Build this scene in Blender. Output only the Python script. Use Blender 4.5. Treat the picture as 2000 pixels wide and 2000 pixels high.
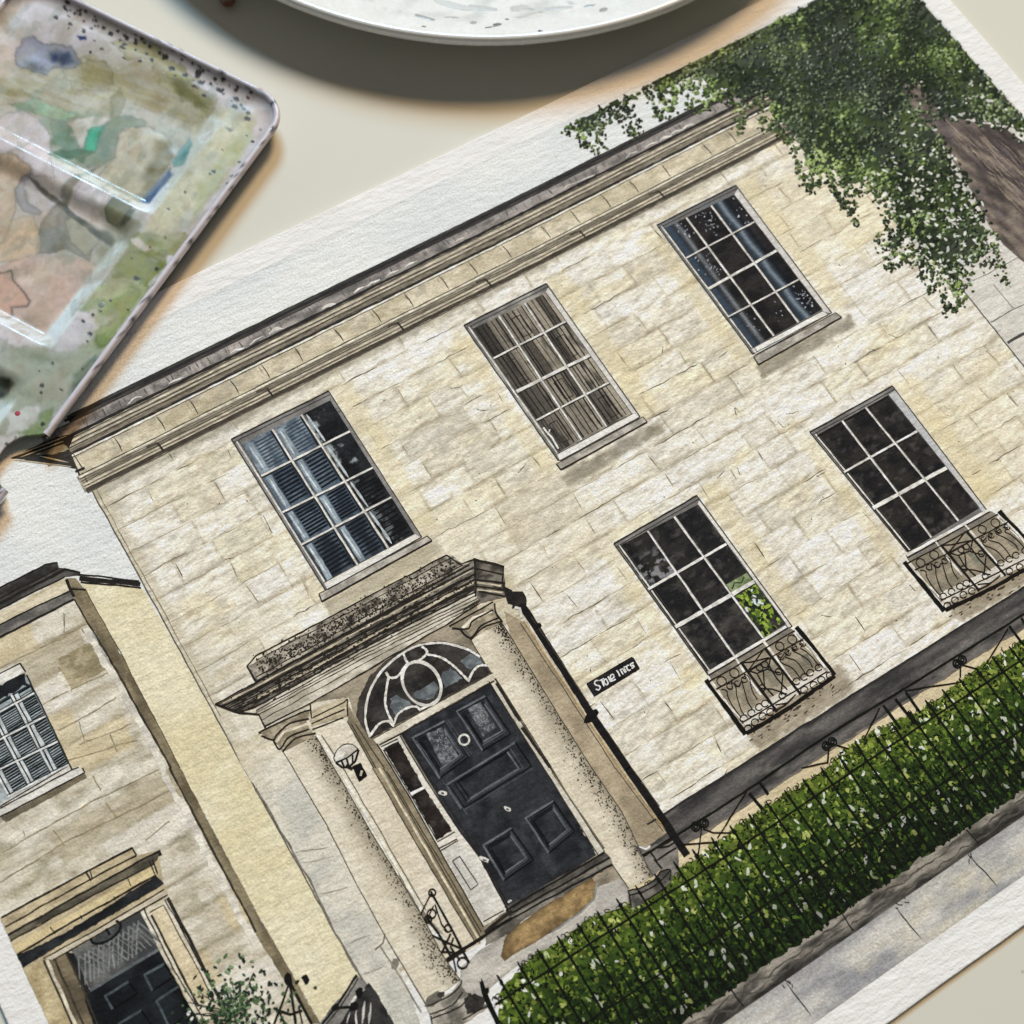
# A watercolour house portrait on its sheet, with a paint tray, a plate and a brush on a cream table.
import bpy, math, random
import numpy as np
from mathutils import Vector, Matrix
from mathutils.geometry import delaunay_2d_cdt

for o in list(bpy.data.objects):
    bpy.data.objects.remove(o)
scene = bpy.context.scene
COL = scene.collection
random.seed(7)
RNG = np.random.default_rng(7)

# ------------------------------------------------------------------ camera
# world: X = along the sheet, Y = up the sheet, Z = up; the top of the sheet is z = 0 (metres)
RM = np.array([[0.850925005, -0.476863556, 0.22029023],
               [-0.523195817, -0.806791955, 0.274504788],
               [0.046827056, -0.348837915, -0.936012466]])      # camera (right, down, forward) -> world
CAM = np.array([-0.074898678, -0.093331628, 0.318244238])
FPX = 2550.0
cam_d = bpy.data.cameras.new('camera')
cam = bpy.data.objects.new('camera', cam_d)
COL.objects.link(cam)
right, down, fwd = RM[:, 0], RM[:, 1], RM[:, 2]
cam.matrix_world = Matrix(((right[0], -down[0], -fwd[0], CAM[0]),
                           (right[1], -down[1], -fwd[1], CAM[1]),
                           (right[2], -down[2], -fwd[2], CAM[2]), (0, 0, 0, 1)))
cam_d.sensor_width = 36.0
cam_d.lens = FPX / 2000 * 36
cam_d.clip_start = 0.01
cam_d.clip_end = 60
cam_d.dof.use_dof = True
cam_d.dof.focus_distance = 0.335
cam_d.dof.aperture_fstop = 15
scene.camera = cam
scene.render.resolution_x = scene.render.resolution_y = 1024

# ------------------------------------------------------------------ light (indoors: a cool and a warm lamp, dim room)
world = bpy.data.worlds.new('World')
scene.world = world
world.use_nodes = True
bg = world.node_tree.nodes['Background']
bg.inputs[0].default_value = (1.0, 0.97, 0.90, 1)
bg.inputs[1].default_value = 0.11


def lamp(name, direction, dist, size, color, power):
    d = bpy.data.lights.new(name, 'AREA')
    d.shape = 'DISK'
    d.size = size
    d.color = color
    d.energy = power
    o = bpy.data.objects.new(name, d)
    v = Vector(direction).normalized()
    o.location = Vector((0.02, 0.0, 0)) + v * dist
    o.rotation_euler = v.to_track_quat('Z', 'Y').to_euler()
    COL.objects.link(o)
    return o


lamp('window_light', (0.50, 1.04, 1.0), 5.0, 1.6, (0.455, 0.745, 1.0), 228)
lamp('warm_lamp', (0.76, 0.54, 1.0), 5.0, 1.35, (1.0, 0.68, 0.38), 202)
vs = scene.view_settings
vs.view_transform = 'Standard'
vs.look = 'None'
vs.exposure = 0.0
vs.gamma = 1.0
vs.use_curve_mapping = False


# ------------------------------------------------------------------ helpers
def lin(c):
    c = np.asarray(c, float)
    return np.where(c <= 0.04045, c / 12.92, ((c + 0.055) / 1.055) ** 2.4)


def H(h):
    return np.array([int(h[i:i + 2], 16) for i in (0, 2, 4)]) / 255.0


GAIN = 0.93                                   # white light on the sheet, so that a traced tone becomes a pigment colour


def albedo(c):
    return np.clip(lin(np.clip(c, 0, 1)) / GAIN, 0.004, 0.90)


TAB = [RNG.random((256, 256)) for _ in range(24)]


def vn(x, y, seed=0):
    t = TAB[seed % 24]
    xi = np.floor(x).astype(int)
    yi = np.floor(y).astype(int)
    fx, fy = x - xi, y - yi
    fx = fx * fx * (3 - 2 * fx)
    fy = fy * fy * (3 - 2 * fy)
    a = t[xi % 256, yi % 256]
    b = t[(xi + 1) % 256, yi % 256]
    c = t[xi % 256, (yi + 1) % 256]
    d = t[(xi + 1) % 256, (yi + 1) % 256]
    return (a * (1 - fx) + b * fx) * (1 - fy) + (c * (1 - fx) + d * fx) * fy


def fbm(x, y, seed=0, octv=4):
    s, a, tot = 0, 1.0, 0
    for k in range(octv):
        s = s + a * vn(x * 2 ** k + 17.3 * k, y * 2 ** k + 9.1 * k, seed + k)
        tot += a
        a *= 0.55
    return s / tot


def sstep(a, b, x):
    t = np.clip((x - a) / (b - a), 0, 1)
    return t * t * (3 - 2 * t)


def mixc(a, b, t):
    t = np.asarray(t)[:, None]
    return np.asarray(a) * (1 - t) + np.asarray(b) * t


def PX(pts, z=0.0):
    """traced photo points (2000 px) -> mm on the plane at height z (mm)"""
    p = np.atleast_2d(np.asarray(pts, float))
    r = np.c_[p - 1000.0, np.full(len(p), FPX)] @ RM.T
    t = (z * 0.001 - CAM[2]) / r[:, 2]
    return (CAM[None, :2] + t[:, None] * r[:, :2]) * 1000


def S(s):
    return np.array([[float(a) for a in q.split(',')] for q in s.split()])


def K(cr, s, z=0.0):
    return PX(S(s) / 3.864 + np.array([int(cr[0]) * 500, int(cr[1]) * 500]), z)


def ZC(ox, oy, size, s):
    return PX(S(s) * (size / 1932.0) + np.array([ox, oy]))


def DR(s):
    return ZC(640, 1210, 600, s)


def pip(poly, p):
    x, y = p[:, 0], p[:, 1]
    ins = np.zeros(len(p), bool)
    n = len(poly)
    for i in range(n):
        x1, y1 = poly[i]
        x2, y2 = poly[(i + 1) % n]
        if y1 == y2:
            continue
        c = (y1 > y) != (y2 > y)
        ins ^= c & (x < (x2 - x1) * (y - y1) / (y2 - y1) + x1)
    return ins


def pdist(poly, p, closed=True):
    d = np.full(len(p), 1e9)
    n = len(poly)
    for i in range(n if closed else n - 1):
        a = poly[i]
        b = poly[(i + 1) % n]
        ab = b - a
        t = np.clip(((p - a) @ ab) / max(ab @ ab, 1e-9), 0, 1)
        d = np.minimum(d, np.hypot(*(p - a - t[:, None] * ab).T))
    return d


def clip_rect(poly, x0, x1, y0, y1):
    def cl(pts, f, inter):
        out = []
        for i in range(len(pts)):
            a, b = pts[i - 1], pts[i]
            fa, fb = f(a), f(b)
            if fa >= 0 and fb >= 0:
                out.append(b)
            elif fa >= 0 > fb or fa < 0 <= fb:
                t = fa / (fa - fb)
                out.append(a + (b - a) * t)
                if fb >= 0:
                    out.append(b)
        return out
    pts = [np.array(q, float) for q in poly]
    for f in (lambda q: q[0] - x0, lambda q: x1 - q[0], lambda q: q[1] - y0, lambda q: y1 - q[1]):
        if pts:
            pts = cl(pts, f, None)
    return np.array(pts)


# the painted area inside the taped margin (mm)
TX0, TX1, TY0, TY1 = -153.3, 199.0, -142.0, 96.5


def wash(a, b=None, sx=6.0, sy=None, seed=0, con=1.6, gran=0.05, mid=0.5):
    a = H(a)
    b = H(b) if b else a * 0.9
    sy = sy or sx

    def f(p):
        n = fbm(p[:, 0] / sx, p[:, 1] / sy, seed)
        t = np.clip((n - mid) * con * 2 + 0.5, 0, 1)
        c = mixc(a, b, t)
        g = vn(p[:, 0] / 0.45, p[:, 1] / 0.45, seed + 5) - 0.5
        return c * (1 + gran * 2 * g)[:, None]
    return f


def catmull(p, n=7):
    q = np.r_[[2 * p[0] - p[1]], p, [2 * p[-1] - p[-2]]]
    out = []
    for i in range(1, len(q) - 2):
        for t in np.linspace(0, 1, n, endpoint=False):
            a, b_, c, d = q[i - 1], q[i], q[i + 1], q[i + 2]
            out.append(.5 * (2 * b_ + (c - a) * t + (2 * a - 5 * b_ + 4 * c - d) * t * t + (3 * b_ - a - 3 * c + d) * t ** 3))
    out.append(p[-1])
    return np.array(out)


class Sheet:
    """flat paint marks in mm on the sheet, gathered into one mesh with a colour per vertex"""
    LEV = 1.4e-5

    def __init__(s):
        s.v, s.c, s.f3, s.f4, s.n = [], [], [], [], 0

    def add(s, p, lev, f, c):
        z = np.full(len(p), (lev + .75 * RNG.random()) * s.LEV) + np.linspace(0, .12 * s.LEV, len(p))
        s.v.append(np.c_[p * 0.001, z])
        s.c.append(np.broadcast_to(c, (len(p), 3)))
        f = np.asarray(f, int) + s.n
        (s.f3 if f.shape[1] == 3 else s.f4).append(f)
        s.n += len(p)

    def col(s, cf, p):
        if callable(cf):
            return cf(p)
        return np.broadcast_to(H(cf) if isinstance(cf, str) else cf, (len(p), 3))

    def quad(s, q, cf, lev, res=0.5):
        q = np.asarray(q, float)
        w = max(np.hypot(*(q[1] - q[0])), np.hypot(*(q[2] - q[3])))
        h = max(np.hypot(*(q[3] - q[0])), np.hypot(*(q[2] - q[1])))
        nx, ny = max(1, int(w / res)), max(1, int(h / res))
        u, v = np.meshgrid(np.linspace(0, 1, nx + 1), np.linspace(0, 1, ny + 1))
        u, v = u.ravel()[:, None], v.ravel()[:, None]
        p = (q[0] * (1 - u) + q[1] * u) * (1 - v) + (q[3] * (1 - u) + q[2] * u) * v
        i = (np.arange(ny)[:, None] * (nx + 1) + np.arange(nx)[None]).ravel()
        f = np.c_[i + nx + 1, i + nx + 2, i + 1, i]
        s.add(p, lev, f, s.col(cf, p))

    def poly(s, pts, cf, lev, step=0.9, wob=0.08, edge=0.0, clip=True):
        pts = np.asarray(pts, float)
        if clip:
            pts = clip_rect(pts, TX0, TX1, TY0, TY1)
        if len(pts) < 3:
            return
        b = []
        for i in range(len(pts)):
            a, c = pts[i], pts[(i + 1) % len(pts)]
            k = max(1, int(np.hypot(*(c - a)) / (step * 1.2)))
            for j in range(k):
                q = a + (c - a) * j / k
                if 0 < j:
                    q = q + RNG.normal(0, wob, 2)
                b.append(q)
        b = np.array(b)
        lo, hi = b.min(0), b.max(0)
        gx, gy = np.meshgrid(np.arange(lo[0], hi[0], step), np.arange(lo[1], hi[1], step))
        g = np.c_[gx.ravel(), gy.ravel()] + RNG.normal(0, step * 0.12, (gx.size, 2))
        g = g[pip(b, g)]
        if len(g):
            g = g[pdist(b, g) > step * 0.45]
        allp = np.r_[b, g] if len(g) else b
        n = len(b)
        vs_, _, fs, *_ = delaunay_2d_cdt([Vector(q) for q in allp], [(i, (i + 1) % n) for i in range(n)],
                                         [list(range(n))], 1, 1e-5)
        if not fs:
            return
        p = np.array([[q[0], q[1]] for q in vs_])
        tri = np.array([list(q) for q in fs if len(q) == 3])
        a, bb, cc = p[tri[:, 0]], p[tri[:, 1]], p[tri[:, 2]]
        area = (bb[:, 0] - a[:, 0]) * (cc[:, 1] - a[:, 1]) - (bb[:, 1] - a[:, 1]) * (cc[:, 0] - a[:, 0])
        tri[area < 0] = tri[area < 0][:, ::-1]
        c = s.col(cf, p)
        if edge:
            c = c * (1 - edge * np.exp(-pdist(b, p) / 0.5))[:, None]
        s.add(p, lev, tri, c)

    def grid(s, x0, x1, y0, y1, res, keep, cf, lev):
        nx, ny = int((x1 - x0) / res), int((y1 - y0) / res)
        X, Y = np.meshgrid(np.linspace(x0, x1, nx + 1), np.linspace(y0, y1, ny + 1))
        p = np.c_[X.ravel(), Y.ravel()]
        f = grid_faces(ny + 1, nx + 1)
        f = f[keep(p)[f].all(1)]
        used = np.unique(f)
        m = -np.ones(len(p), int)
        m[used] = np.arange(len(used))
        s.add(p[used], lev, m[f], s.col(cf, p[used]))

    def line(s, pts, w=0.28, c='2a2826', lev=12, wob=0.05, step=0.8, taper=0.0, wv=0.35, clamp=True, a=1.0, under='ddd3b6', sm=False):
        pts = np.asarray(pts, float)
        if sm and len(pts) > 2:
            pts = catmull(pts)
            step = 9.0
        if np.sum(H(c) if isinstance(c, str) else c) < 1.0:
            w = w * .86
        q = [pts[0]]
        for i in range(len(pts) - 1):
            k = max(1, int(np.hypot(*(pts[i + 1] - pts[i])) / step))
            for j in range(1, k + 1):
                q.append(pts[i] + (pts[i + 1] - pts[i]) * j / k)
        q = np.array(q)
        if clamp:
            q[:, 0] = np.clip(q[:, 0], TX0, TX1)
            q[:, 1] = np.clip(q[:, 1], TY0, TY1)
        if len(q) < 2:
            return
        t = np.gradient(q, axis=0)
        t /= np.maximum(np.hypot(*t.T), 1e-9)[:, None]
        nrm = np.c_[-t[:, 1], t[:, 0]]
        ph = RNG.random() * 200
        k = np.arange(len(q)) * step
        q = q + nrm * ((fbm(k / 4 + ph, k * 0 + ph, 3, 3) - 0.5) * 4 * wob)[:, None]
        ww = w * (1 - wv / 2 + wv * vn(k / 1.3 + ph, k * 0 + ph * 2, 5))
        if taper:
            e = np.minimum(np.arange(len(q)), np.arange(len(q))[::-1]) / max(1, len(q) * taper)
            ww = ww * np.clip(0.25 + e, 0, 1)
        L, R_ = q + nrm * ww[:, None] / 2, q - nrm * ww[:, None] / 2
        p = np.empty((2 * len(q), 2))
        p[0::2], p[1::2] = L, R_
        i = np.arange(len(q) - 1) * 2
        col = H(c) if isinstance(c, str) else c
        if a < 1:
            col = H(under) * (1 - a) + col * a
        cc = np.clip(col * (1 + 0.25 * (vn(k / 1.1 + ph, k * 0, 6) - 0.5))[:, None], 0, 1)
        s.add(p, lev, np.c_[i + 1, i + 3, i + 2, i], np.repeat(cc, 2, 0))

    def loop(s, c0, rx, ry=None, w=0.28, c='2a2826', lev=12, a0=0, a1=360, n=20, rot=0.0, **k):
        ry = ry or rx
        t = np.radians(np.linspace(a0, a1, n))
        e = np.c_[rx * np.cos(t), ry * np.sin(t)]
        cr, sr = math.cos(rot), math.sin(rot)
        s.line(np.asarray(c0) + e @ np.array([[cr, sr], [-sr, cr]]), w, c, lev, wob=0.02, step=9, **k)

    def dabs(s, cen, ln, wd, ang, cols, lev, n=6, irr=0.25):
        cen = np.asarray(cen, float)
        m = len(cen)
        if not m:
            return
        t = np.linspace(0, 2 * np.pi, n, endpoint=False)
        rad = 1 + irr * (RNG.random((m, n)) - 0.5) * 2
        ex = np.cos(t)[None] * rad * np.broadcast_to(ln, m)[:, None] / 2
        ey = np.sin(t)[None] * rad * np.broadcast_to(wd, m)[:, None] / 2
        ca, sa = np.cos(ang), np.sin(ang)
        x = cen[:, 0:1] + ex * ca[:, None] - ey * sa[:, None]
        y = cen[:, 1:2] + ex * sa[:, None] + ey * ca[:, None]
        p = np.stack([x, y], -1).reshape(-1, 2)
        fan = np.array([[0, i, i + 1] for i in range(1, n - 1)])
        f = (np.arange(m)[:, None, None] * n + fan[None]).reshape(-1, 3)
        base = s.n
        s.add(p, lev, f, np.repeat(np.broadcast_to(cols, (m, 3)), n, 0))
        # small random lift so that overlapping dabs never share a plane
        s.v[-1][:, 2] += np.repeat(RNG.permutation(m) / m * 3.0e-6, n)

    def build(s, name, parent=None, mat=None, **props):
        v = np.concatenate(s.v)
        c = np.concatenate(s.c)
        f3 = np.concatenate(s.f3) if s.f3 else np.zeros((0, 3), int)
        f4 = np.concatenate(s.f4) if s.f4 else np.zeros((0, 4), int)
        return mesh_np(name, v, f3, f4, c, parent, mat or MAT['paint'], **props)


def mesh_np(name, v, f3, f4, c, parent, mat, smooth=False, **props):
    me = bpy.data.meshes.new(name)
    me.vertices.add(len(v))
    me.vertices.foreach_set('co', v.astype(np.float32).ravel())
    nl = f3.size + f4.size
    me.loops.add(nl)
    me.loops.foreach_set('vertex_index', np.r_[f3.ravel(), f4.ravel()].astype(np.int32))
    me.polygons.add(len(f3) + len(f4))
    st = np.r_[np.arange(len(f3)) * 3, f3.size + np.arange(len(f4)) * 4]
    me.polygons.foreach_set('loop_start', st.astype(np.int32))
    me.update(calc_edges=True)
    if c is not None:
        at = me.color_attributes.new('Col', 'FLOAT_COLOR', 'POINT')
        at.data.foreach_set('color', np.c_[albedo(c), np.ones(len(c))].astype(np.float32).ravel())
    if smooth:
        me.polygons.foreach_set('use_smooth', np.ones(len(me.polygons), bool))
    me.materials.append(mat)
    o = bpy.data.objects.new(name, me)
    COL.objects.link(o)
    o.parent = parent
    for k, x in props.items():
        o[k] = x
    return o


def grid_faces(nr, nc, wrap=False):
    r = np.arange(nr - 1)[:, None]
    cidx = np.arange(nc if wrap else nc - 1)[None]
    a = (r * nc + cidx).ravel()
    b = (r * nc + (cidx + 1) % nc).ravel()
    return np.c_[a, b, b + nc, a + nc]


# ------------------------------------------------------------------ materials
MAT = {}


def material(name, rough=0.6, spec=0.3, coat=0.0):
    m = bpy.data.materials.new(name)
    m.use_nodes = True
    nt = m.node_tree
    b = nt.nodes['Principled BSDF']
    b.inputs['Roughness'].default_value = rough
    b.inputs['Specular IOR Level'].default_value = spec
    b.inputs['Coat Weight'].default_value = coat
    b.inputs['Coat Roughness'].default_value = 0.06
    MAT[name] = m
    return m, nt, b


def node(nt, typ, **kw):
    n = nt.nodes.new(typ)
    for k, v in kw.items():
        if k in n.inputs:
            n.inputs[k].default_value = v
        else:
            setattr(n, k, v)
    return n


def tooth(nt, b, coord, strength=0.55, dist=0.0005):
    """cold-pressed paper grain as fine relief"""
    n1 = node(nt, 'ShaderNodeTexNoise', Scale=470.0, Detail=3.0, Roughness=0.5)
    n2 = node(nt, 'ShaderNodeTexNoise', Scale=1500.0, Detail=2.0, Roughness=0.5)
    mp = node(nt, 'ShaderNodeMapping')
    mp.inputs['Scale'].default_value = (0.5, 1.2, 1.0)
    mp.inputs['Rotation'].default_value = (0, 0, math.radians(12))
    nt.links.new(coord, mp.inputs['Vector'])
    nt.links.new(mp.outputs[0], n1.inputs['Vector'])
    nt.links.new(coord, n2.inputs['Vector'])
    ma = node(nt, 'ShaderNodeMath', operation='MULTIPLY_ADD')
    nt.links.new(n2.outputs[0], ma.inputs[0])
    ma.inputs[1].default_value = 0.35
    nt.links.new(n1.outputs[0], ma.inputs[2])
    bp = node(nt, 'ShaderNodeBump', Strength=strength, Distance=dist)
    nt.links.new(ma.outputs[0], bp.inputs['Height'])
    nt.links.new(bp.outputs[0], b.inputs['Normal'])
    return ma


def paint_material(name, rough, tooth_s):
    m, nt, b = material(name, rough, 0.1)
    at = node(nt, 'ShaderNodeAttribute', attribute_name='Col')
    tc = node(nt, 'ShaderNodeTexCoord')
    h = tooth(nt, b, tc.outputs['Object'], tooth_s)
    gr = node(nt, 'ShaderNodeTexNoise', Scale=1900.0, Detail=4.0, Roughness=0.7)
    nt.links.new(tc.outputs['Object'], gr.inputs['Vector'])
    mr = node(nt, 'ShaderNodeMapRange')
    mr.inputs[1].default_value, mr.inputs[2].default_value = 0.3, 0.7
    mr.inputs[3].default_value, mr.inputs[4].default_value = 0.76, 1.16
    nt.links.new(gr.outputs[0], mr.inputs[0])
    mx = node(nt, 'ShaderNodeMix', data_type='RGBA', blend_type='MULTIPLY')
    mx.inputs[0].default_value = 1.0
    nt.links.new(at.outputs['Color'], mx.inputs[6])
    nt.links.new(mr.outputs[0], mx.inputs[7])
    nt.links.new(mx.outputs[2], b.inputs['Base Color'])
    return m


paint_material('paint', 0.8, 0.85)

m, nt, b = material('paper', 0.9, 0.05)
tc = node(nt, 'ShaderNodeTexCoord')
n1 = node(nt, 'ShaderNodeTexNoise', Scale=55.0, Detail=4.0)
nt.links.new(tc.outputs['Object'], n1.inputs['Vector'])
rp = node(nt, 'ShaderNodeValToRGB')
rp.color_ramp.elements[0].position, rp.color_ramp.elements[0].color = 0.3, (0.80, 0.80, 0.785, 1)
rp.color_ramp.elements[1].position, rp.color_ramp.elements[1].color = 0.7, (0.855, 0.855, 0.845, 1)
nt.links.new(n1.outputs[0], rp.inputs[0])
nt.links.new(rp.outputs[0], b.inputs['Base Color'])
tooth(nt, b, tc.outputs['Object'], 0.85)

m, nt, b = material('table', 0.5, 0.08)
tc = node(nt, 'ShaderNodeTexCoord')
n1 = node(nt, 'ShaderNodeTexNoise', Scale=9.0, Detail=5.0)
n2 = node(nt, 'ShaderNodeTexNoise', Scale=420.0, Detail=2.0)
n3 = node(nt, 'ShaderNodeTexVoronoi', Scale=70.0)
for n in (n1, n2, n3):
    nt.links.new(tc.outputs['Object'], n.inputs['Vector'])
rp = node(nt, 'ShaderNodeValToRGB')
rp.color_ramp.elements[0].position, rp.color_ramp.elements[0].color = 0.3, (0.62, 0.615, 0.535, 1)
rp.color_ramp.elements[1].position, rp.color_ramp.elements[1].color = 0.7, (0.67, 0.665, 0.59, 1)
nt.links.new(n1.outputs[0], rp.inputs[0])
sp = node(nt, 'ShaderNodeValToRGB')                        # rare tiny flecks of old paint
sp.color_ramp.elements[0].position, sp.color_ramp.elements[0].color = 0.022, (0.45, 0.45, 0.42, 1)
sp.color_ramp.elements[1].position, sp.color_ramp.elements[1].color = 0.034, (1, 1, 1, 1)
nt.links.new(n3.outputs['Distance'], sp.inputs[0])
mx = node(nt, 'ShaderNodeMix', data_type='RGBA', blend_type='MULTIPLY')
mx.inputs[0].default_value = 0.55
nt.links.new(rp.outputs[0], mx.inputs[6])
nt.links.new(sp.outputs[0], mx.inputs[7])
nt.links.new(mx.outputs[2], b.inputs['Base Color'])
bp = node(nt, 'ShaderNodeBump', Strength=0.06, Distance=0.0001)
nt.links.new(n2.outputs[0], bp.inputs['Height'])
nt.links.new(bp.outputs[0], b.inputs['Normal'])


def glossy_col(name, rough, coat):
    m, nt, b = material(name, rough, 0.5, coat)
    at = node(nt, 'ShaderNodeAttribute', attribute_name='Col')
    tc = node(nt, 'ShaderNodeTexCoord')
    gr = node(nt, 'ShaderNodeTexNoise', Scale=900.0, Detail=4.0, Roughness=0.65)
    nt.links.new(tc.outputs['Object'], gr.inputs['Vector'])
    mr = node(nt, 'ShaderNodeMapRange')
    mr.inputs[1].default_value, mr.inputs[2].default_value = 0.3, 0.7
    mr.inputs[3].default_value, mr.inputs[4].default_value = 0.93, 1.05
    nt.links.new(gr.outputs[0], mr.inputs[0])
    mx = node(nt, 'ShaderNodeMix', data_type='RGBA', blend_type='MULTIPLY')
    mx.inputs[0].default_value = 1.0
    nt.links.new(at.outputs['Color'], mx.inputs[6])
    nt.links.new(mr.outputs[0], mx.inputs[7])
    nt.links.new(mx.outputs[2], b.inputs['Base Color'])
    n2 = node(nt, 'ShaderNodeTexNoise', Scale=130.0, Detail=3.0)
    nt.links.new(tc.outputs['Object'], n2.inputs['Vector'])
    r2 = node(nt, 'ShaderNodeMapRange')
    r2.inputs[1].default_value, r2.inputs[2].default_value = 0.35, 0.65
    r2.inputs[3].default_value, r2.inputs[4].default_value = rough * 0.6, rough * 1.7
    nt.links.new(n2.outputs[0], r2.inputs[0])
    nt.links.new(r2.outputs[0], b.inputs['Roughness'])
    bp = node(nt, 'ShaderNodeBump', Strength=0.08, Distance=0.0001)
    nt.links.new(n2.outputs[0], bp.inputs['Height'])
    nt.links.new(bp.outputs[0], b.inputs['Normal'])
    return m


glossy_col('enamel', 0.34, 0.14)
glossy_col('glaze', 0.2, 0.3)

m, nt, b = material('wood', 0.35, 0.4, 0.4)
tc = node(nt, 'ShaderNodeTexCoord')
n1 = node(nt, 'ShaderNodeTexNoise', Scale=300.0, Detail=3.0)
nt.links.new(tc.outputs['Object'], n1.inputs['Vector'])
rp = node(nt, 'ShaderNodeValToRGB')
rp.color_ramp.elements[0].color = (0.07, 0.028, 0.014, 1)
rp.color_ramp.elements[1].color = (0.2, 0.085, 0.04, 1)
nt.links.new(n1.outputs[0], rp.inputs[0])
nt.links.new(rp.outputs[0], b.inputs['Base Color'])
m, nt, b = material('steel', 0.25, 0.5)
b.inputs['Metallic'].default_value = 1.0
nz = node(nt, 'ShaderNodeTexNoise', Scale=200.0)
rp = node(nt, 'ShaderNodeValToRGB')
rp.color_ramp.elements[0].color = (0.5, 0.48, 0.45, 1)
rp.color_ramp.elements[1].color = (0.65, 0.63, 0.6, 1)
nt.links.new(nz.outputs[0], rp.inputs[0])
nt.links.new(rp.outputs[0], b.inputs['Base Color'])
m, nt, b = material('bristle', 0.7, 0.2)
nz = node(nt, 'ShaderNodeTexNoise', Scale=900.0)
rp = node(nt, 'ShaderNodeValToRGB')
rp.color_ramp.elements[0].color = (0.05, 0.03, 0.02, 1)
rp.color_ramp.elements[1].color = (0.14, 0.08, 0.05, 1)
nt.links.new(nz.outputs[0], rp.inputs[0])
nt.links.new(rp.outputs[0], b.inputs['Base Color'])

TABLE_Z = -1.4                                             # mm


def empty(name, loc, label, cat):
    o = bpy.data.objects.new(name, None)
    o.empty_display_size = 0.01
    o.location = loc
    COL.objects.link(o)
    o['label'] = label
    o['category'] = cat
    return o


# ------------------------------------------------------------------ table
def build_table():
    me = bpy.data.meshes.new('table_top')
    x0, x1, y0, y1, z = -0.9, 0.9, -0.8, 0.9, TABLE_Z * 0.001
    v = [(x0, y0, z), (x1, y0, z), (x1, y1, z), (x0, y1, z), (x0, y0, z - .025), (x1, y0, z - .025), (x1, y1, z - .025), (x0, y1, z - .025)]
    me.from_pydata(v, [], [(0, 1, 2, 3), (7, 6, 5, 4), (0, 4, 5, 1), (1, 5, 6, 2), (2, 6, 7, 3), (3, 7, 4, 0)])
    me.materials.append(MAT['table'])
    o = bpy.data.objects.new('table_top', me)
    COL.objects.link(o)
    o['kind'] = 'structure'


build_table()

# ------------------------------------------------------------------ the painting: sheet of paper
PAINTING = empty('watercolour_painting', (0, 0, 0),
                 'ink and watercolour picture of a pale stone house on thick white paper', 'painting')


def build_paper():
    """thick sheet with slightly uneven deckle-cut edges"""
    tl, tr = (-161.0, 104.3), (206.6, 104.2)
    br, bl = (206.5, -151.0), (-161.0, -151.0)
    n = 160
    out = []
    for a, c in ((bl, br), (br, tr), (tr, tl), (tl, bl)):
        a, c = np.array(a), np.array(c)
        t = np.linspace(0, 1, n, endpoint=False)[:, None]
        p = a + (c - a) * t
        d = (c - a) / np.hypot(*(c - a))
        nn = np.array([d[1], -d[0]])
        ph = RNG.random() * 50
        p = p + nn * ((fbm(t[:, 0] * 18 + ph, t[:, 0] * 0, 2) - 0.5) * 0.5)[:, None]
        out.append(p)
    p = np.concatenate(out)
    m = len(p)
    rings = []
    for inset, z in ((0.0, TABLE_Z + 0.02), (0.0, -0.25), (0.12, -0.06), (0.35, 0.0)):
        c = np.array([22.8, -23.4])
        d = p - c
        q = p - np.sign(d) * inset * (np.abs(d) / np.abs(d).max(0))
        rings.append(np.c_[q * 0.001, np.full(m, z * 0.001)])
    v = np.concatenate(rings)
    f4 = grid_faces(4, m, True)
    me = bpy.data.meshes.new('paper')
    faces = [tuple(q) for q in f4] + [tuple(range(3 * m, 4 * m))]
    me.from_pydata([tuple(q) for q in v], [], faces)
    me.materials.append(MAT['paper'])
    o = bpy.data.objects.new('paper', me)
    COL.objects.link(o)
    o.parent = PAINTING
    o['label'] = 'white cold pressed watercolour paper with a bare margin'


build_paper()


# ---- sky wash ------------------------------------------------------
def sky_col(p):
    n = fbm(p[:, 0] / 26, p[:, 1] / 14, 1)
    c = mixc(H('e4e6e4'), H('d6dbdc'), np.clip((n - 0.35) * 2.2, 0, 1))
    e = np.minimum(np.minimum(p[:, 0] - TX0, TX1 - p[:, 0]), TY1 - p[:, 1])
    return c * (1 - 0.05 * np.exp(-np.abs(e) / 0.5))[:, None]


s = Sheet()
s.quad([(TX0, TY1), (TX1, TY1), (TX1, -20), (TX0, -20)], sky_col, 1, 0.9)
s.build('painted_sky', PAINTING)

# ---- stone facade ---------------------------------------------------
FX0, FX1, FY0, FY1 = -90.3, 144.8, -86.5, 61.5
COURSE = 7.2
courses = []
rs = np.random.default_rng(21)
for k in range(24):
    b = [FX0]
    while b[-1] < FX1:
        b.append(b[-1] + rs.uniform(9, 25))
    courses.append(np.array(b))
TINT = rs.random((24, 40, 4))
# soft shade strokes the artist laid on the stone: x0, x1, y0, y1, colour, strength, softness
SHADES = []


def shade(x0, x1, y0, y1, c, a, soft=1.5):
    SHADES.append((x0, x1, y0, y1, H(c), a, soft))


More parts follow.
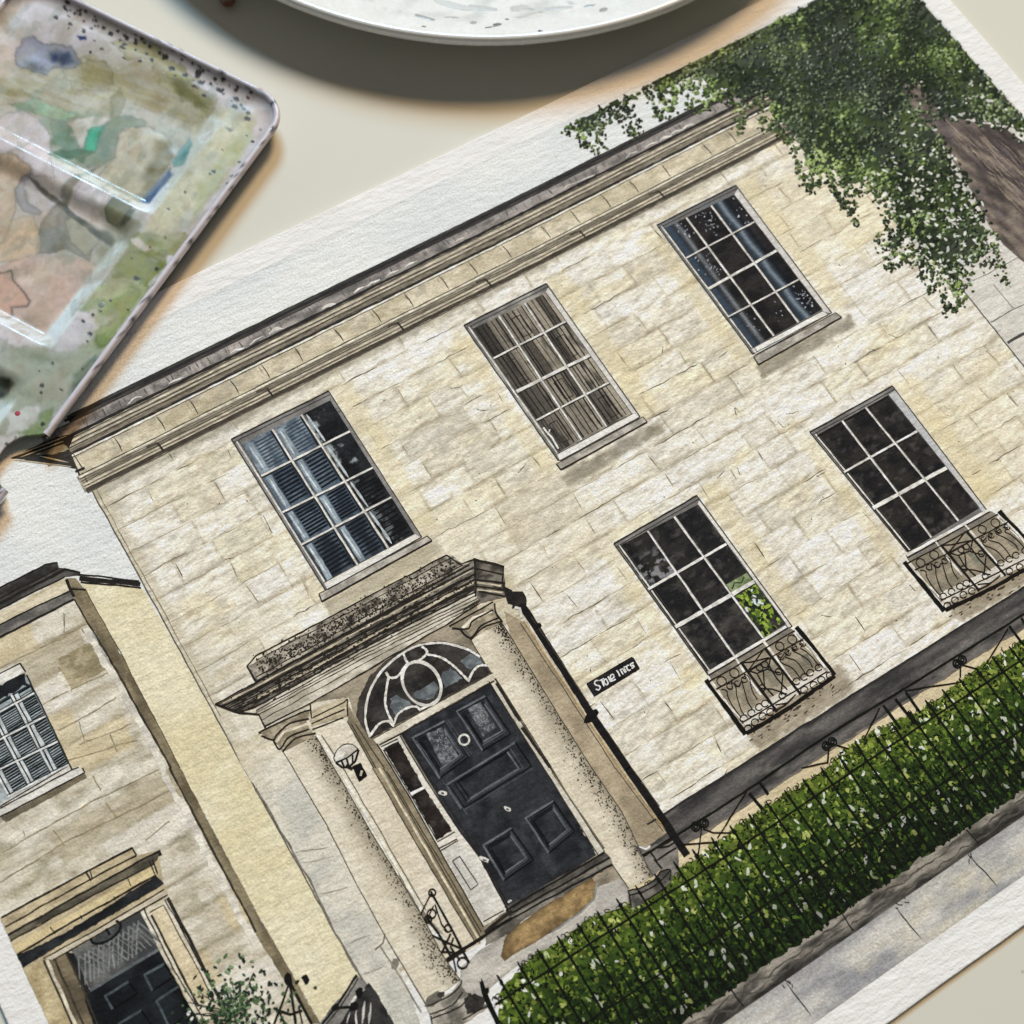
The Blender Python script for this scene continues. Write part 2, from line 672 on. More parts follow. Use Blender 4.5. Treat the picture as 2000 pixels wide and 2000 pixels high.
shade(-90, 120, 58.2, 61, '8d8878', 0.55, 1.4)                    # under the cornice
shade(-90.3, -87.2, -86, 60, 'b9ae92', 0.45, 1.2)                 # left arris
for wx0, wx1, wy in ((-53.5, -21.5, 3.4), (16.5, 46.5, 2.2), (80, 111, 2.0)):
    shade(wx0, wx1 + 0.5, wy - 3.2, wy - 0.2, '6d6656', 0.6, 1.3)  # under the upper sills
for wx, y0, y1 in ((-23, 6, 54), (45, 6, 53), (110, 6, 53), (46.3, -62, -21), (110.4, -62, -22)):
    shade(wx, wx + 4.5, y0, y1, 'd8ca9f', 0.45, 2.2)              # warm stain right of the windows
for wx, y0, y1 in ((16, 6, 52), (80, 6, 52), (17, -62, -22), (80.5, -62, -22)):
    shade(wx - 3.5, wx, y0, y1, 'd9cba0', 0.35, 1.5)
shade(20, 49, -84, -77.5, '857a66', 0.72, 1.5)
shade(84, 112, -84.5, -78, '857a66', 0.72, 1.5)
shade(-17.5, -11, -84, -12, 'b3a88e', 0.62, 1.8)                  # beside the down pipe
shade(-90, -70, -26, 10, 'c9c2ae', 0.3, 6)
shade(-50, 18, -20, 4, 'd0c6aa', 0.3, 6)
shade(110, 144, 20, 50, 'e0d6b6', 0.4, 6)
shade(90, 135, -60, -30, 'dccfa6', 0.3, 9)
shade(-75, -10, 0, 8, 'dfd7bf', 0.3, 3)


def facade_col(p):
    x, y = p[:, 0], p[:, 1]
    wx = x + 1.0 * (fbm(x / 5, y / 5, 3) - 0.5)
    wy = y + 0.9 * (fbm(x / 7, y / 4, 8) - 0.5)
    n1 = fbm(x / 24, y / 9, 0)
    c = mixc(H('f0ede4'), H('e8e2d0'), np.clip((n1 - 0.32) * 2.4, 0, 1))
    c = mixc(c, H('cfc8b4'), np.clip((fbm(x / 11, y / 4.5, 10) - 0.54) * 2.6, 0, 0.6))
    c = mixc(c, H('d6c79a'), np.clip((fbm(x / 16 + 40, y / 6, 12) - 0.58) * 2.2, 0, 0.4))
    # single stones
    k = np.clip(np.floor((FY1 - wy) / COURSE).astype(int), 0, 23)
    fr = (FY1 - wy) / COURSE - k
    for kk in range(24):
        m = k == kk
        if not m.any():
            continue
        j = np.clip(np.searchsorted(courses[kk], wx[m]) - 1, 0, 38)
        t = TINT[kk, j]
        cc = c[m]
        cc = np.where((t[:, 0] < 0.11)[:, None], mixc(cc, H('efece3'), np.full(len(cc), 0.7)), cc)
        cc = np.where(((t[:, 0] > 0.11) & (t[:, 0] < 0.27))[:, None], mixc(cc, H('d8cba2'), np.full(len(cc), 0.28)), cc)
        cc = np.where(((t[:, 0] > 0.27) & (t[:, 0] < 0.38))[:, None], mixc(cc, H('c6beaa'), np.full(len(cc), 0.4)), cc)
        cc = cc * (0.97 + 0.06 * t[:, 1])[:, None]
        bd = np.minimum(np.abs(wx[m] - courses[kk][j]), np.abs(wx[m] - courses[kk][np.minimum(j + 1, len(courses[kk]) - 1)]))
        e = np.exp(-(bd / 0.45) ** 2) * np.clip(t[:, 2] * 1.6 - 0.5, 0, 1) * (0.4 + 0.9 * vn(x[m] / 1.5, y[m] / 1.5, 7))
        cc = mixc(cc, H('978d76'), np.clip(e * 0.7, 0, 0.8))
        c[m] = cc
    e = np.exp(-((1 - fr) * COURSE / 0.8) ** 2) + 0.8 * np.exp(-(fr * COURSE / 0.5) ** 2)
    st = np.clip((fbm(x / 8, y / 3, 14) - 0.4) * 3.0, 0, 1)
    c = mixc(c, H('968b72'), np.clip(e * (st + .12) * 0.62, 0, 0.7))
    # brushed texture along the courses
    g = fbm(x / 3.4 + y * 0.08, (y - x * .12) / 0.8, 16, 3)
    c = c * (1 + 0.36 * (g - 0.5))[:, None]
    g = vn(x / 0.9, y / 0.6, 4)
    c = c * (1 + 0.12 * (g - 0.5))[:, None]
    c = mixc(c, H('a39a86'), np.clip((fbm(x / 2.2, (y - x * .12) / .55, 20, 3) - .63) * 3.0, 0, .3))
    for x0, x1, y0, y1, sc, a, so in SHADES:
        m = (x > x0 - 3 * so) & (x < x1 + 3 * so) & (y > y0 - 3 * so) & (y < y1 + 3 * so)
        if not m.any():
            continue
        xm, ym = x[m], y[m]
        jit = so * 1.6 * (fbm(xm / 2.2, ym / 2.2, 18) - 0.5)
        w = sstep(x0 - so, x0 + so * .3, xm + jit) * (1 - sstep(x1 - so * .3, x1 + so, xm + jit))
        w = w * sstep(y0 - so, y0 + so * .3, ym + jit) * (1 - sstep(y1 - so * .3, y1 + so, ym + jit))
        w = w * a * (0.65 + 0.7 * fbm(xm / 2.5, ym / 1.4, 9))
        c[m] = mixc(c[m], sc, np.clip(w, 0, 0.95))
    return np.clip(c, 0, 1)


s = Sheet()
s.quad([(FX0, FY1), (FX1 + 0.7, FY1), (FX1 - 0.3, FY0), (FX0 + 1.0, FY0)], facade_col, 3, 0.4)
# pencil and pen joints
OPEN = [(-54, -22, 2, 56), (16, 46, 2, 54.5), (80, 111, 2, 54.5), (17, 46.5, -79, -20), (80, 111, -80, -20),
        (-74, -12, -86, -3)]


def blocked(x, y):
    return any(a < x < b_ and c_ < y < d for a, b_, c_, d in OPEN)


for k in range(1, 21):
    y = FY1 - k * COURSE
    if y < FY0:
        break
    x = FX0 + 0.5
    while x < FX1 - 1:
        L = rs.uniform(3, 20)
        pts = [(x, y)]
        xx = x
        while xx < min(x + L, FX1 - 0.5):
            xx += 1.6
            pts.append((xx, y + 0.9 * (fbm(np.array([xx / 7]), np.array([y / 4]), 8)[0] - 0.5) + rs.normal(0, 0.1)))
        pts = [q for q in pts if not blocked(*q)]
        if len(pts) > 2 and all(abs(pts[i + 1][0] - pts[i][0]) < 2.2 for i in range(len(pts) - 1)) and rs.random() < 0.9:
            dk = rs.random()
            s.line(pts, 0.16 + 0.14 * dk, '8d8470' if dk < 0.86 else '4b463c', 4, taper=0.3, a=0.4 + 0.45 * dk, wv=1.1)
        x += L + rs.uniform(0.3, 5)
    for bx in courses[k - 1][1:-1]:
        if rs.random() < 0.68:
            y1 = y + COURSE - rs.uniform(0, 2)
            y0 = y + rs.uniform(0, 3.5)
            if blocked(bx, y1) or blocked(bx, y0):
                continue
            dk = rs.random()
            s.line([(bx + rs.normal(0, .25), y1), (bx + rs.normal(0, .25), y0)], 0.2 + 0.12 * dk,
                   '857c68' if dk < .82 else '35322d', 4, taper=0.3, a=0.4 + 0.55 * dk, wv=0.9)
# pen flecks
cen = np.c_[rs.uniform(FX0 + 3, FX1 - 3, 150), rs.uniform(FY0, FY1 - 2, 150)]
cen = np.array([q for q in cen if not blocked(*q)])
s.dabs(cen, rs.uniform(.25, .7, len(cen)), rs.uniform(.2, .34, len(cen)), rs.uniform(0, 6.3, len(cen)), H('3a362f'), 5)
for q in cen[:26]:
    a = rs.uniform(-2.3, 0.6)
    s.line([q, q + 1.8 * np.array([math.cos(a), math.sin(a)]), q + np.array([math.cos(a), math.sin(a)]) * 2.6 + (0.6, .3)], 0.24, '3c372f', 4, taper=.3)
# the house's left arris and right edge
s.line([(FX0, 66), (FX0 + 0.2, 30), (FX0 + .3, -20), (FX0 + 1, -85)], 0.34, '5d584b', 5, wob=.12)
s.line([(FX0 + 1.2, 64), (FX0 + 1.3, 20), (FX0 + 1.3, -40), (FX0 + 1.9, -84)], 0.24, '8b836e', 5, wob=.15, wv=.9)
s.line([(145.3, 5), (145, -30), (144.6, -85)], 0.45, '3f3e3b', 5, wob=.1)
s.build('painted_facade', PAINTING, label='cream stone wall of the large house with pencilled joints')

# neighbour at the right edge
s = Sheet()
s.quad([(145.4, 40), (TX1, 40), (TX1, -86), (145.0, -86)], wash('dcdad2', 'cfccc4', 9, 4, 4), 2, 0.8)
for y0, w in ((-7, .25), (-20, .3), (-27.5, 1.0), (-40, .3), (-54, .35), (-68, .3)):
    s.line([(145.6, y0), (170, y0 - .6), (198.5, y0)], w, '4a4a47', 3, wob=.15)
s.line([(154, -11), (154, -19.8)], .25, '6b6a66', 3)
s.build('painted_neighbour_wall', PAINTING)

# ---- cornice ---------------------------------------------------------
s = Sheet()
CX1 = 160.0


def roof_col(p):
    n = fbm(p[:, 0] / 4, p[:, 1] / 1.8, 2)
    c = mixc(H('a39d99'), H('6a6663'), np.clip((n - .35) * 2.6, 0, 1))
    st = vn(p[:, 0] / .7, p[:, 1] / 6, 11)
    c = mixc(c, H('c6beb8'), np.clip((fbm(p[:, 0] / 6 + 9, p[:, 1] / 3, 6) - .55) * 4 * st, 0, .7))
    return c


def frieze_col(p):
    c = wash('ded5be', 'c6bca2', 5, 3, 9, 2.0)(p)
    c = mixc(c, H('a99d7e'), np.clip((fbm(p[:, 0] / 6, p[:, 1] / 3, 13) - .58) * 5, 0, .5))
    c = mixc(c, H('a39c8c'), np.clip((fbm(p[:, 0] / 4, p[:, 1] / 2, 17) - .58) * 4, 0, .6))
    return mixc(c, H('8b8474'), 0.55 * np.exp(-np.abs(p[:, 1] - 71.3) / .8))


def mould_col(p):
    y = p[:, 1]
    c = wash('aca595', '827b6f', 7, 1.0, 15, 2.2)(p)
    return c * (1 + .1 * np.sin(y * 5.2))[:, None]


def slope(y):                                                     # the drawn cornice falls a touch towards the right
    return np.array([[-91, y], [45, y - 1.2], [CX1, y - 1.0]])


def band(y1, y0, cf, lev, x0=-91):
    a, b_ = slope(y1), slope(y0)
    a[0, 0] = b_[0, 0] = x0
    s.quad([a[0], a[1], b_[1], b_[0]], cf, lev, 0.45)
    s.quad([a[1], a[2], b_[2], b_[1]], cf, lev, 0.45)


band(82.6, 80.4, wash('4e4d4b', '333231', 5, 1, 3), 4, -87)
band(80.45, 77.0, roof_col, 4, -95)
band(77.05, 71.8, mould_col, 4, -97)
band(71.85, 65.6, frieze_col, 4, -91)
band(65.65, 60.6, mould_col, 4, -92)


def hline(y, w, c, x0=-91, a=1.0, **k):
    q = slope(y)
    q[0, 0] = x0
    s.line(q, w, c, 6, wob=.07, a=a, **k)


hline(82.5, .5, '3a3938', -86)
hline(81.6, .9, '2f2e2d', -88)
hline(80.5, .35, '3b3938', -92)
for y, w, c, x0 in ((77.0, 1.0, '2b2a28', -98), (76.3, .3, '453f36', -99), (75.55, .4, 'cfc6b2', -99), (75.0, .3, '3a352d', -100),
                    (74.4, .34, 'c8c0ac', -98), (73.9, .4, '4a453b', -97), (73.5, .2, '3a352d', -96), (73.2, .6, '7f786a', -96), (72.6, .3, '4b463d', -94),
                    (72.1, .8, '2c2a28', -91), (71.55, .5, 'ece6d6', -91), (71.15, .22, '3c3933', -91)):
    hline(y, w, c, x0, wv=.6)
for y, w, c in ((65.6, .3, '4b463c'), (65.1, .45, 'e2dac6'), (64.5, .25, '5b5448'), (63.9, .45, '6e6858'), (63.3, .25, '3f3a32'),
                (62.7, .36, 'cfc5ad'), (62.2, .22, '504a3f'), (61.7, .28, 'c8bea6'), (61.3, .45, '403c35'), (60.8, .95, '46423a'), (60.2, .35, '6c6557')):
    hline(y, w, c, -91.5, wv=.7)
rs = np.random.default_rng(5)
for x in np.arange(-78, 128, 10.8):                               # frieze joints
    x = x + rs.normal(0, 1.2)
    yo = -1.2 * min(1, (x + 91) / 136)
    s.line([(x, 71 + yo), (x + .3, 68.5 + yo), (x + .2, 66 + yo)], .34, '35312b', 6, wob=.15, taper=.25)
    for j in range(rs.integers(1, 4)):
        s.line([(x - 1 + j * .7, 70.8 + yo), (x - .8 + j * .7, 70.8 - rs.uniform(.6, 3) + yo)], .35, '6f6753', 5, taper=.4, a=.6)
for x in np.arange(-84, 150, 1.5):                                # short hatching on the parapet
    x = x + rs.normal(0, .5)
    yo = -1.2 * min(1, (x + 91) / 136)
    if rs.random() < .75:
        s.line([(x, 80.2 + yo), (x + rs.normal(0, .3), 80.2 - rs.uniform(.8, 2.8) + yo)], rs.uniform(.25, .6), '55524e', 6, taper=.4, a=.75, under='8c8682')
for x in (-70, -58, -40, -34, -28, -12, -2, 2, 8, 14, 30, 66, 70, 73, 88, 95, 100, 104, 108):
    yo = -1.2 * min(1, (x + 91) / 136)
    s.line([(x - 2, 77.9 + yo), (x, 78.3 + yo), (x + 2.4, 77.8 + yo)], rs.uniform(.3, .8), 'dedad4', 7, wob=.4, taper=.4, wv=1.2)
for x in (-70, -38, 2, 30, 61, 88):                               # chips in the lower moulding
    yo = -1.2 * min(1, (x + 91) / 136)
    s.line([(x, 64 + yo), (x + .4, 61 + yo)], .6, '35312b', 7, wob=.2)
    s.line([(x - 3, 64.2 + yo), (x, 63.9 + yo)], .7, '4c463b', 7)
# left return of the cornice
s.poly(K('01', '80,1525 380,1385 560,1340 520,1455 575,1605 330,1560'), wash('3c3a37', '22211f', 3, 2, 4), 7, .7)
for a, b_ in (('80,1525', '500,1360'), ('150,1520', '480,1400'), ('110,1540', '540,1590'), ('280,1500', '500,1470'), ('300,1510', '520,1560')):
    s.line(K('01', a + ' ' + b_), .35, 'b9ad92', 8, taper=.3)
s.poly(K('01', '270,1495 480,1420 520,1460 400,1500'), wash('a59b86', '6d675b', 3, 2, 4), 8, .7)
s.line(K('01', '510,1450 600,1650'), .5, '3a3630', 8)
s.line(K('01', '545,1480 625,1600'), .3, '5a5347', 8)
s.line(K('01', '570,1630 640,1600'), .8, '2a2825', 8)
s.build('painted_cornice', PAINTING, label='dark lined cornice and parapet along the top of the house')


# ---- windows -----------------------------------------------------------
def isect(a, b):
    (p, r), (q, t) = (a[0], a[1] - a[0]), (b[0], b[1] - b[0])
    d = r[0] * t[1] - r[1] * t[0]
    k = ((q - p)[0] * t[1] - (q - p)[1] * t[0]) / d
    return p + r * k


def uv_of(q, p):
    """rough local coordinates inside a nearly rectangular quad"""
    u = (p[:, 0] - q[0][0]) / (q[1][0] - q[0][0])
    v = (q[0][1] - p[:, 1]) / (q[0][1] - q[3][1])
    return np.clip(u, 0, 1), np.clip(v, 0, 1)


def pane_dark(seed, a='2b2927', b_='1b1b1d'):
    f = wash(a, b_, 4, 3, seed, 2.0, .12)

    def g(p):
        c = f(p)
        t = np.clip((fbm(p[:, 0] / 2.4 + seed * 3, p[:, 1] / 1.6, seed + 3) - .56) * 3, 0, .5)
        return mixc(c, H('5a5652'), t)
    return g


def build_window(label, outer, glass, vbars, hbars, style, frame='8f8d8b', board=None, sill=None, seed=1, right=None, hthick=None, bar='dcdad3'):
    w = Sheet()
    w.quad(outer, wash(frame, '6f6d6b', 6, 6, seed), 6, 0.7)
    w.line(outer[[0, 1]], .5, '2b2a29', 9)
    w.line(outer[[1, 2]], .3, '3c3a37', 9)
    w.line(outer[[2, 3]], .3, '3c3a37', 9)
    w.line(outer[[3, 0]], .35, '3c3a37', 9)
    w.line(outer[[0, 1]] + (0, -1.1), .3, '3f3e3c', 9)
    w.line([outer[0] + (.9, -1), outer[3] + (.9, 0)], .4, 'd8d5cc', 9)
    w.line([outer[0] + (1.5, -1), outer[3] + (1.5, 0)], .22, '45433f', 9)
    if right:
        w.quad([(glass[1][0] + .1, glass[1][1]), outer[1] + (-.25, -1.4), outer[2] + (-.25, 0), (glass[2][0] + .1, glass[2][1] - 1)], wash(right, 'c9c7c4', 5, 9, seed), 8, .8)
        w.line([glass[1] + (.15, 0), glass[2] + (.15, 0)], .22, '55524d', 9)
    L = [glass[[0, 3]]] + [np.asarray(v) for v in vbars] + [glass[[1, 2]]]
    T = [glass[[0, 1]]] + [np.asarray(h) for h in hbars] + [glass[[3, 2]]]
    panes = []
    for j in range(len(T) - 1):
        for i in range(len(L) - 1):
            q = np.array([isect(L[i], T[j]), isect(L[i + 1], T[j]), isect(L[i + 1], T[j + 1]), isect(L[i], T[j + 1])])
            pn = Sheet()
            style(pn, q, i, j, seed + i * 3 + j * 7)
            panes.append(pn)
    for k, h in enumerate(hbars):
        t = .82 * hthick[k] if hthick else .52
        a, b_ = isect(L[0], T[k + 1]), isect(L[-1], T[k + 1])
        w.line([a + (0, -.12), b_ + (0, -.12)], t + .4, '2a2927', 11, wob=.05, wv=.7)
        w.line([a + (0, .08), b_ + (0, .08)], t, bar, 12, wob=.04)
    for v in L[1:-1]:
        a, b_ = isect(T[0], v), isect(T[-1], v)
        w.line([a, b_], .95, '33312f', 11, wob=.06, wv=.7)
        w.line([a + (-.05, 0), b_ + (-.05, 0)], .6, bar, 13, wob=.06)
        w.line([a + (.2, 0), b_ + (.2, 0)], .14, '7b7872', 14, wob=.05)
    if board is not None:
        w.quad(board, wash('ecebe6', 'dfddd6', 5, 2, seed), 9, .7)
        w.line(board[[3, 2]], .3, '3a3835', 12)
        w.line(board[[0, 1]], .25, '4a4844', 12)
    o = w.build('painted_window', PAINTING, label=label)
    for pn in panes:
        pn.build('painted_pane', o)
    if sill is not None:
        b_ = Sheet()
        b_.quad(sill, wash('c3beb4', '98938a', 3, 1.2, seed + 2, 2.4), 10, .4)
        b_.line(sill[[0, 1]], .3, '403d38', 12)
        b_.line(sill[[3, 2]], .5, '211f1d', 12)
        b_.line(sill[[1, 2]], .3, '2c2a27', 12)
        b_.line(sill[[0, 3]], .35, '2c2a27', 12)
        b_.build('painted_sill', o)
    return o


def style_louvre(pn, q, i, j, sd):
    w, h = q[1][0] - q[0][0], q[0][1] - q[3][1]
    if i == 2:                                                  # reflected tree
        def f(p):
            n = fbm(p[:, 0] / 2.6 + 5, p[:, 1] / 2.8, 4)
            u, v = uv_of(q, p)
            c = wash('26282b', '17181b', 3, 3, sd, 1.8, .2)(p)
            return mixc(c, H('98a2a6'), np.clip((n - .44 - .32 * u) * 9, 0, 1) * (.92 if j < 2 else .5))
        pn.quad(q, f, 8, .25)
        pn.line([q[0] + (1.1, -.6), q[3] + (1.3, .6)], .6, 'b7bfc2', 9, taper=.2, wv=.9)
        if j >= 2:
            for k in range(8):
                y = q[0][1] - h * (k + .7) / 8.4
                pn.line([(q[0][0] + 1.9, y), (q[1][0] - .7, y + .2)], .5, '0f1013', 9)
        return
    if j == 0:
        c1, c2 = '8996a0', '4f5d6b'
    else:
        c1, c2 = ('5b6a78', '37424f') if j < 3 else ('4d5966', '2b333d')
    pn.quad(q, wash(c1, c2, 3, 6, sd, 1.8), 8, .4)
    x0 = q[0][0] + 1.0
    pn.line([(x0 + .6, q[0][1] - .8), (x0 + .8, q[3][1] + .4)], 1.5, '8d9ba4', 9, wob=.1)
    pn.line([(x0 + .4, q[0][1] - 1.4), (x0 + .6, q[3][1] + 1.2)], .45, 'c9d2d5', 10, wob=.15, taper=.2)
    n = 9
    for k in range(n):
        y = q[0][1] - 1.0 - (h - 1.7) * (k + .4) / n
        pn.line([(x0 + 1.8, y), (q[1][0] - .9, y + .25)], .68 if j else .5, '15181d' if j else '3b4652', 9, wob=.04)
    pn.line([(q[1][0] - .5, q[0][1] - .4), (q[1][0] - .5, q[3][1] + .3)], .7, '23292f', 9)


def style_shutter(pn, q, i, j, sd):
    r = np.random.default_rng(sd)

    def f(p):
        u, v = uv_of(q, p)
        k = vn(u * 3.2 + sd, np.full(len(u), sd * .7), 3)
        c = mixc(H('b8af9d'), H('5d5850'), np.clip((k - .4) * 3, 0, 1))
        c = mixc(c, H('2b2927'), np.clip((fbm(p[:, 0] / 1.5, p[:, 1] / 7, sd) - .54) * 3, 0, .7))
        dk = .6 if i == 0 and j in (0, 2, 3) else .12
        return mixc(c, H('232120'), np.clip(dk * (1 - u) + .12, 0, 1))
    pn.quad(q, f, 8, .3)
    w, h = q[1][0] - q[0][0], q[0][1] - q[3][1]
    for k in range(5):
        x = q[0][0] + w * (.12 + .18 * k) + r.normal(0, .2)
        pn.line([(x, q[0][1] - .4), (x + r.normal(0, .12), q[3][1] + .3)], r.uniform(.2, .5), '1f1d1b', 9, wob=.06)
    if (i + j) % 2 == 1:
        a, b_ = q[0] + (w * .3, -h * .25), q[0] + (w * .62, -h * .85)
        pn.line([a, (b_[0], a[1]), b_, (a[0], b_[1]), a], .28, '2a2724', 10)
    if j == 3 and i == 0:
        pn.line(K('21', '235,1295 260,1330 300,1370 350,1455'), .5, 'eceae2', 10)
        pn.line(K('21', '285,1310 270,1350'), .35, 'eceae2', 10)


def style_curtain(pn, q, i, j, sd):
    def f(p):
        u, v = uv_of(q, p)
        c = wash('2d2a2a', '1a191b', 4, 4, sd, 1.8, .12)(p)
        if i == 0:
            b1 = np.exp(-((u - .12) / .2) ** 2)
            b2 = np.exp(-((u - .5) / .1) ** 2)
            c = mixc(c, H('39495a'), np.clip(b1, 0, .9))
            c = mixc(c, H('98a1a8'), np.clip(b2 * (.3 + .6 * fbm(p[:, 0], p[:, 1] / 6, 4)), 0, .8))
        if i == 2:
            b1 = np.clip(1.15 - np.abs(u - .3) / .38, 0, 1)
            c = mixc(c, H('2d3b48'), np.clip(b1 * .95, 0, .95))
            c = mixc(c, H('939da6'), np.exp(-((u - .36 + .04 * np.sin(v * 4)) / .1) ** 2) * .75)
            c = mixc(c, H('10151c'), np.exp(-((u - .62) / .09) ** 2) * .8)
        return c
    pn.quad(q, f, 8, .3)
    spl = {(0, 0): .5, (1, 0): 1.0, (0, 1): .9, (2, 3): .8, (2, 0): .4, (1, 3): .15, (0, 3): .2}.get((i, j), 0)
    n = int(spl * 34)
    if n:
        w, h = q[1][0] - q[0][0], q[0][1] - q[3][1]
        r = np.random.default_rng(sd)
        cx, cy = (.62, .45) if i < 2 else (.7, .55)
        cen = np.c_[q[0][0] + w * np.clip(r.normal(cx, .18, n), .12, .9), q[0][1] - h * np.clip(r.normal(cy, .24, n), .1, .92)]
        g = r.uniform(.4, .82, n)[:, None]
        pn.dabs(cen, r.uniform(.25, .9, n), r.uniform(.2, .55, n), r.uniform(0, 3, n), np.array([.93, .95, 1.0]) * g, 9)


def style_black(pn, q, i, j, sd):
    pn.quad(q, pane_dark(sd), 8, .35)
    pn.line([q[0] + (.4, -.4), q[1] + (-.4, -.4)], .5, '141415', 9)


def style_garden(pn, q, i, j, sd):
    r = np.random.default_rng(sd)
    w, h = q[1][0] - q[0][0], q[0][1] - q[3][1]
    base = pane_dark(sd, '3a3836' if j == 2 else '2b2a29', '1d1d1f')
    if j == 0 and i == 0:
        def base(p, f0=pane_dark(sd)):
            u, v = uv_of(q, p)
            n = fbm(p[:, 0] / 1.6, p[:, 1] / 1.1, 8)
            return mixc(f0(p), H('8f9194'), np.clip((n - .52) * 12, 0, 1) * np.clip((v - .25) * 3, 0, 1) * .9)
    pn.quad(q, base, 8, .3)
    if i == 2 and j == 2:
        n = 150
        cen = np.c_[q[0][0] + w * r.uniform(.06, .95, n), q[0][1] - h * r.uniform(.03, .97, n)]
        cols = np.array([H(x) for x in ('7d9638', '9db24c', '56702a', '2f4220', '1d2718')])[r.integers(0, 5, n)]
        pn.dabs(cen, r.uniform(.8, 2.2, n), r.uniform(.6, 1.2, n), r.uniform(0, 3, n), cols, 9)
        n = 14
        cen = np.c_[q[0][0] + w * r.uniform(.1, .8, n), q[0][1] - h * r.uniform(.1, .45, n)]
        pn.dabs(cen, r.uniform(.5, 1.3, n), r.uniform(.4, .9, n), r.uniform(0, 3, n), H('d3dde2'), 10)
    if i == 2 and j == 1:
        pn.quad([q[3] + (.3, 3.0), q[2] + (-.3, 3.0), q[2] + (-.3, .5), q[3] + (.3, .5)], wash('9fae86', '6c7c56', 2, 2, 3), 9, .4)
        pn.line([q[3] + (1, 1.2), q[3] + (2.5, 2.2), q[3] + (4, 1.3), q[3] + (5.5, 2.3)], .4, '2d3823', 10)


def pair(a, b_):
    return PX([a, b_])


A = PX([(452, 858), (642, 764), (823.5, 1049), (637, 1155)])
build_window('upper window with blue grey louvred shutters, nearest the paint tray', A,
             PX([(474, 868), (645, 782), (809, 1042), (634, 1141)]),
             [pair((531, 836), (698, 1101)), pair((588, 808), (756, 1066))],
             [pair((508, 932), (682, 844)), pair((555, 1000), (729, 914)), pair((592, 1063), (764, 972))],
             style_louvre, board=PX([(632, 1138), (810, 1043), (822, 1050), (640, 1152)]),
             sill=PX([(623, 1160), (834, 1047), (844, 1056), (629, 1175)]), seed=1)
B = PX([(906, 636), (1067, 554), (1250, 814), (1090.6, 900)])
build_window('upper middle window with folded brown inner shutters', B,
             PX([(924, 642), (1065, 572), (1233, 809), (1090, 883)]),
             [pair((975, 618), (1138.5, 862)), pair((1024.6, 592), (1186, 835))],
             [pair((961, 702), (1107, 628)), pair((1005, 768), (1153, 694)), pair((1049, 821), (1189, 748))],
             style_shutter, board=K('21', '338,1498 912,1190 960,1220 362,1545'), frame='a8a6a0', right='d8d6cf',
             sill=K('21', '335,1570 985,1215 1020,1255 370,1615'), seed=4, hthick=[.6, 1.1, .6])
Cw = PX([(1283, 440), (1437, 362), (1624, 611), (1470, 692)])
build_window('upper window with dark blue curtains under the hanging leaves', Cw,
             PX([(1298, 446), (1433, 381), (1605, 605), (1466, 681)]),
             [pair((1342, 427), (1512, 657)), pair((1391, 404), (1557, 627))],
             [pair((1334, 508), (1472, 435)), pair((1382, 566), (1519, 489)), pair((1422, 620), (1556, 549))],
             style_curtain, board=PX([(1467, 682), (1606, 608), (1617, 615), (1476, 693)]), frame='6f7377', right='dedbd4',
             sill=PX([(1472, 697), (1632, 611), (1644, 620), (1481, 713)]), seed=7, hthick=[.5, .9, .5])
Dw = PX([(1199, 1062), (1361, 968), (1547, 1223), (1383, 1318)])
build_window('lower window beside the name plate with a green garden reflection', Dw,
             PX([(1207, 1068), (1362, 986), (1534, 1219), (1382, 1314)]),
             [pair((1266.6, 1039), (1437, 1285)), pair((1317, 1009), (1492, 1248))],
             [pair((1269, 1150), (1419, 1063)), pair((1322, 1224), (1474, 1136))],
             style_garden, frame='8f8c86', right='e2e0d9', seed=10, hthick=[.8, 1.2], bar='e6e4de')
Ew = PX([(1581.5, 844), (1743, 754), (1930, 1000), (1772, 1078)])
build_window('lower right window with plain black panes', Ew,
             PX([(1592, 852), (1734, 772), (1912, 993), (1773, 1078)]),
             [pair((1644, 821), (1823, 1054)), pair((1690, 795), (1875, 1021))],
             [pair((1650, 922), (1791, 843)), pair((1707, 992), (1849, 914))],
             style_black, frame='8f8d8a', right='b9bcbe', seed=13, hthick=[.7, 1.2], bar='e0ded8')

# ---- balconies -----------------------------------------------------------
FR0 = ZC(1340, 1200, 320, '240,770 1290,140 1740,740 690,1420')           # traced frame of the first balcony
FR1 = ZC(1740, 960, 260, '200,1020 1560,270 2190,1000 760,1740')


def remap(p, fr):
    """first balcony -> another of the same pattern (both frames nearly upright rectangles)"""
    p = np.asarray(p)
    u = (p[:, 0] - FR0[0][0]) / (FR0[1][0] - FR0[0][0])
    v = (p[:, 1] - FR0[0][1]) / (FR0[3][1] - FR0[0][1])
    u, v = u[:, None], v[:, None]
    return (fr[0] * (1 - u) + fr[1] * u) * (1 - v) + (fr[3] * (1 - u) + fr[2] * u) * v


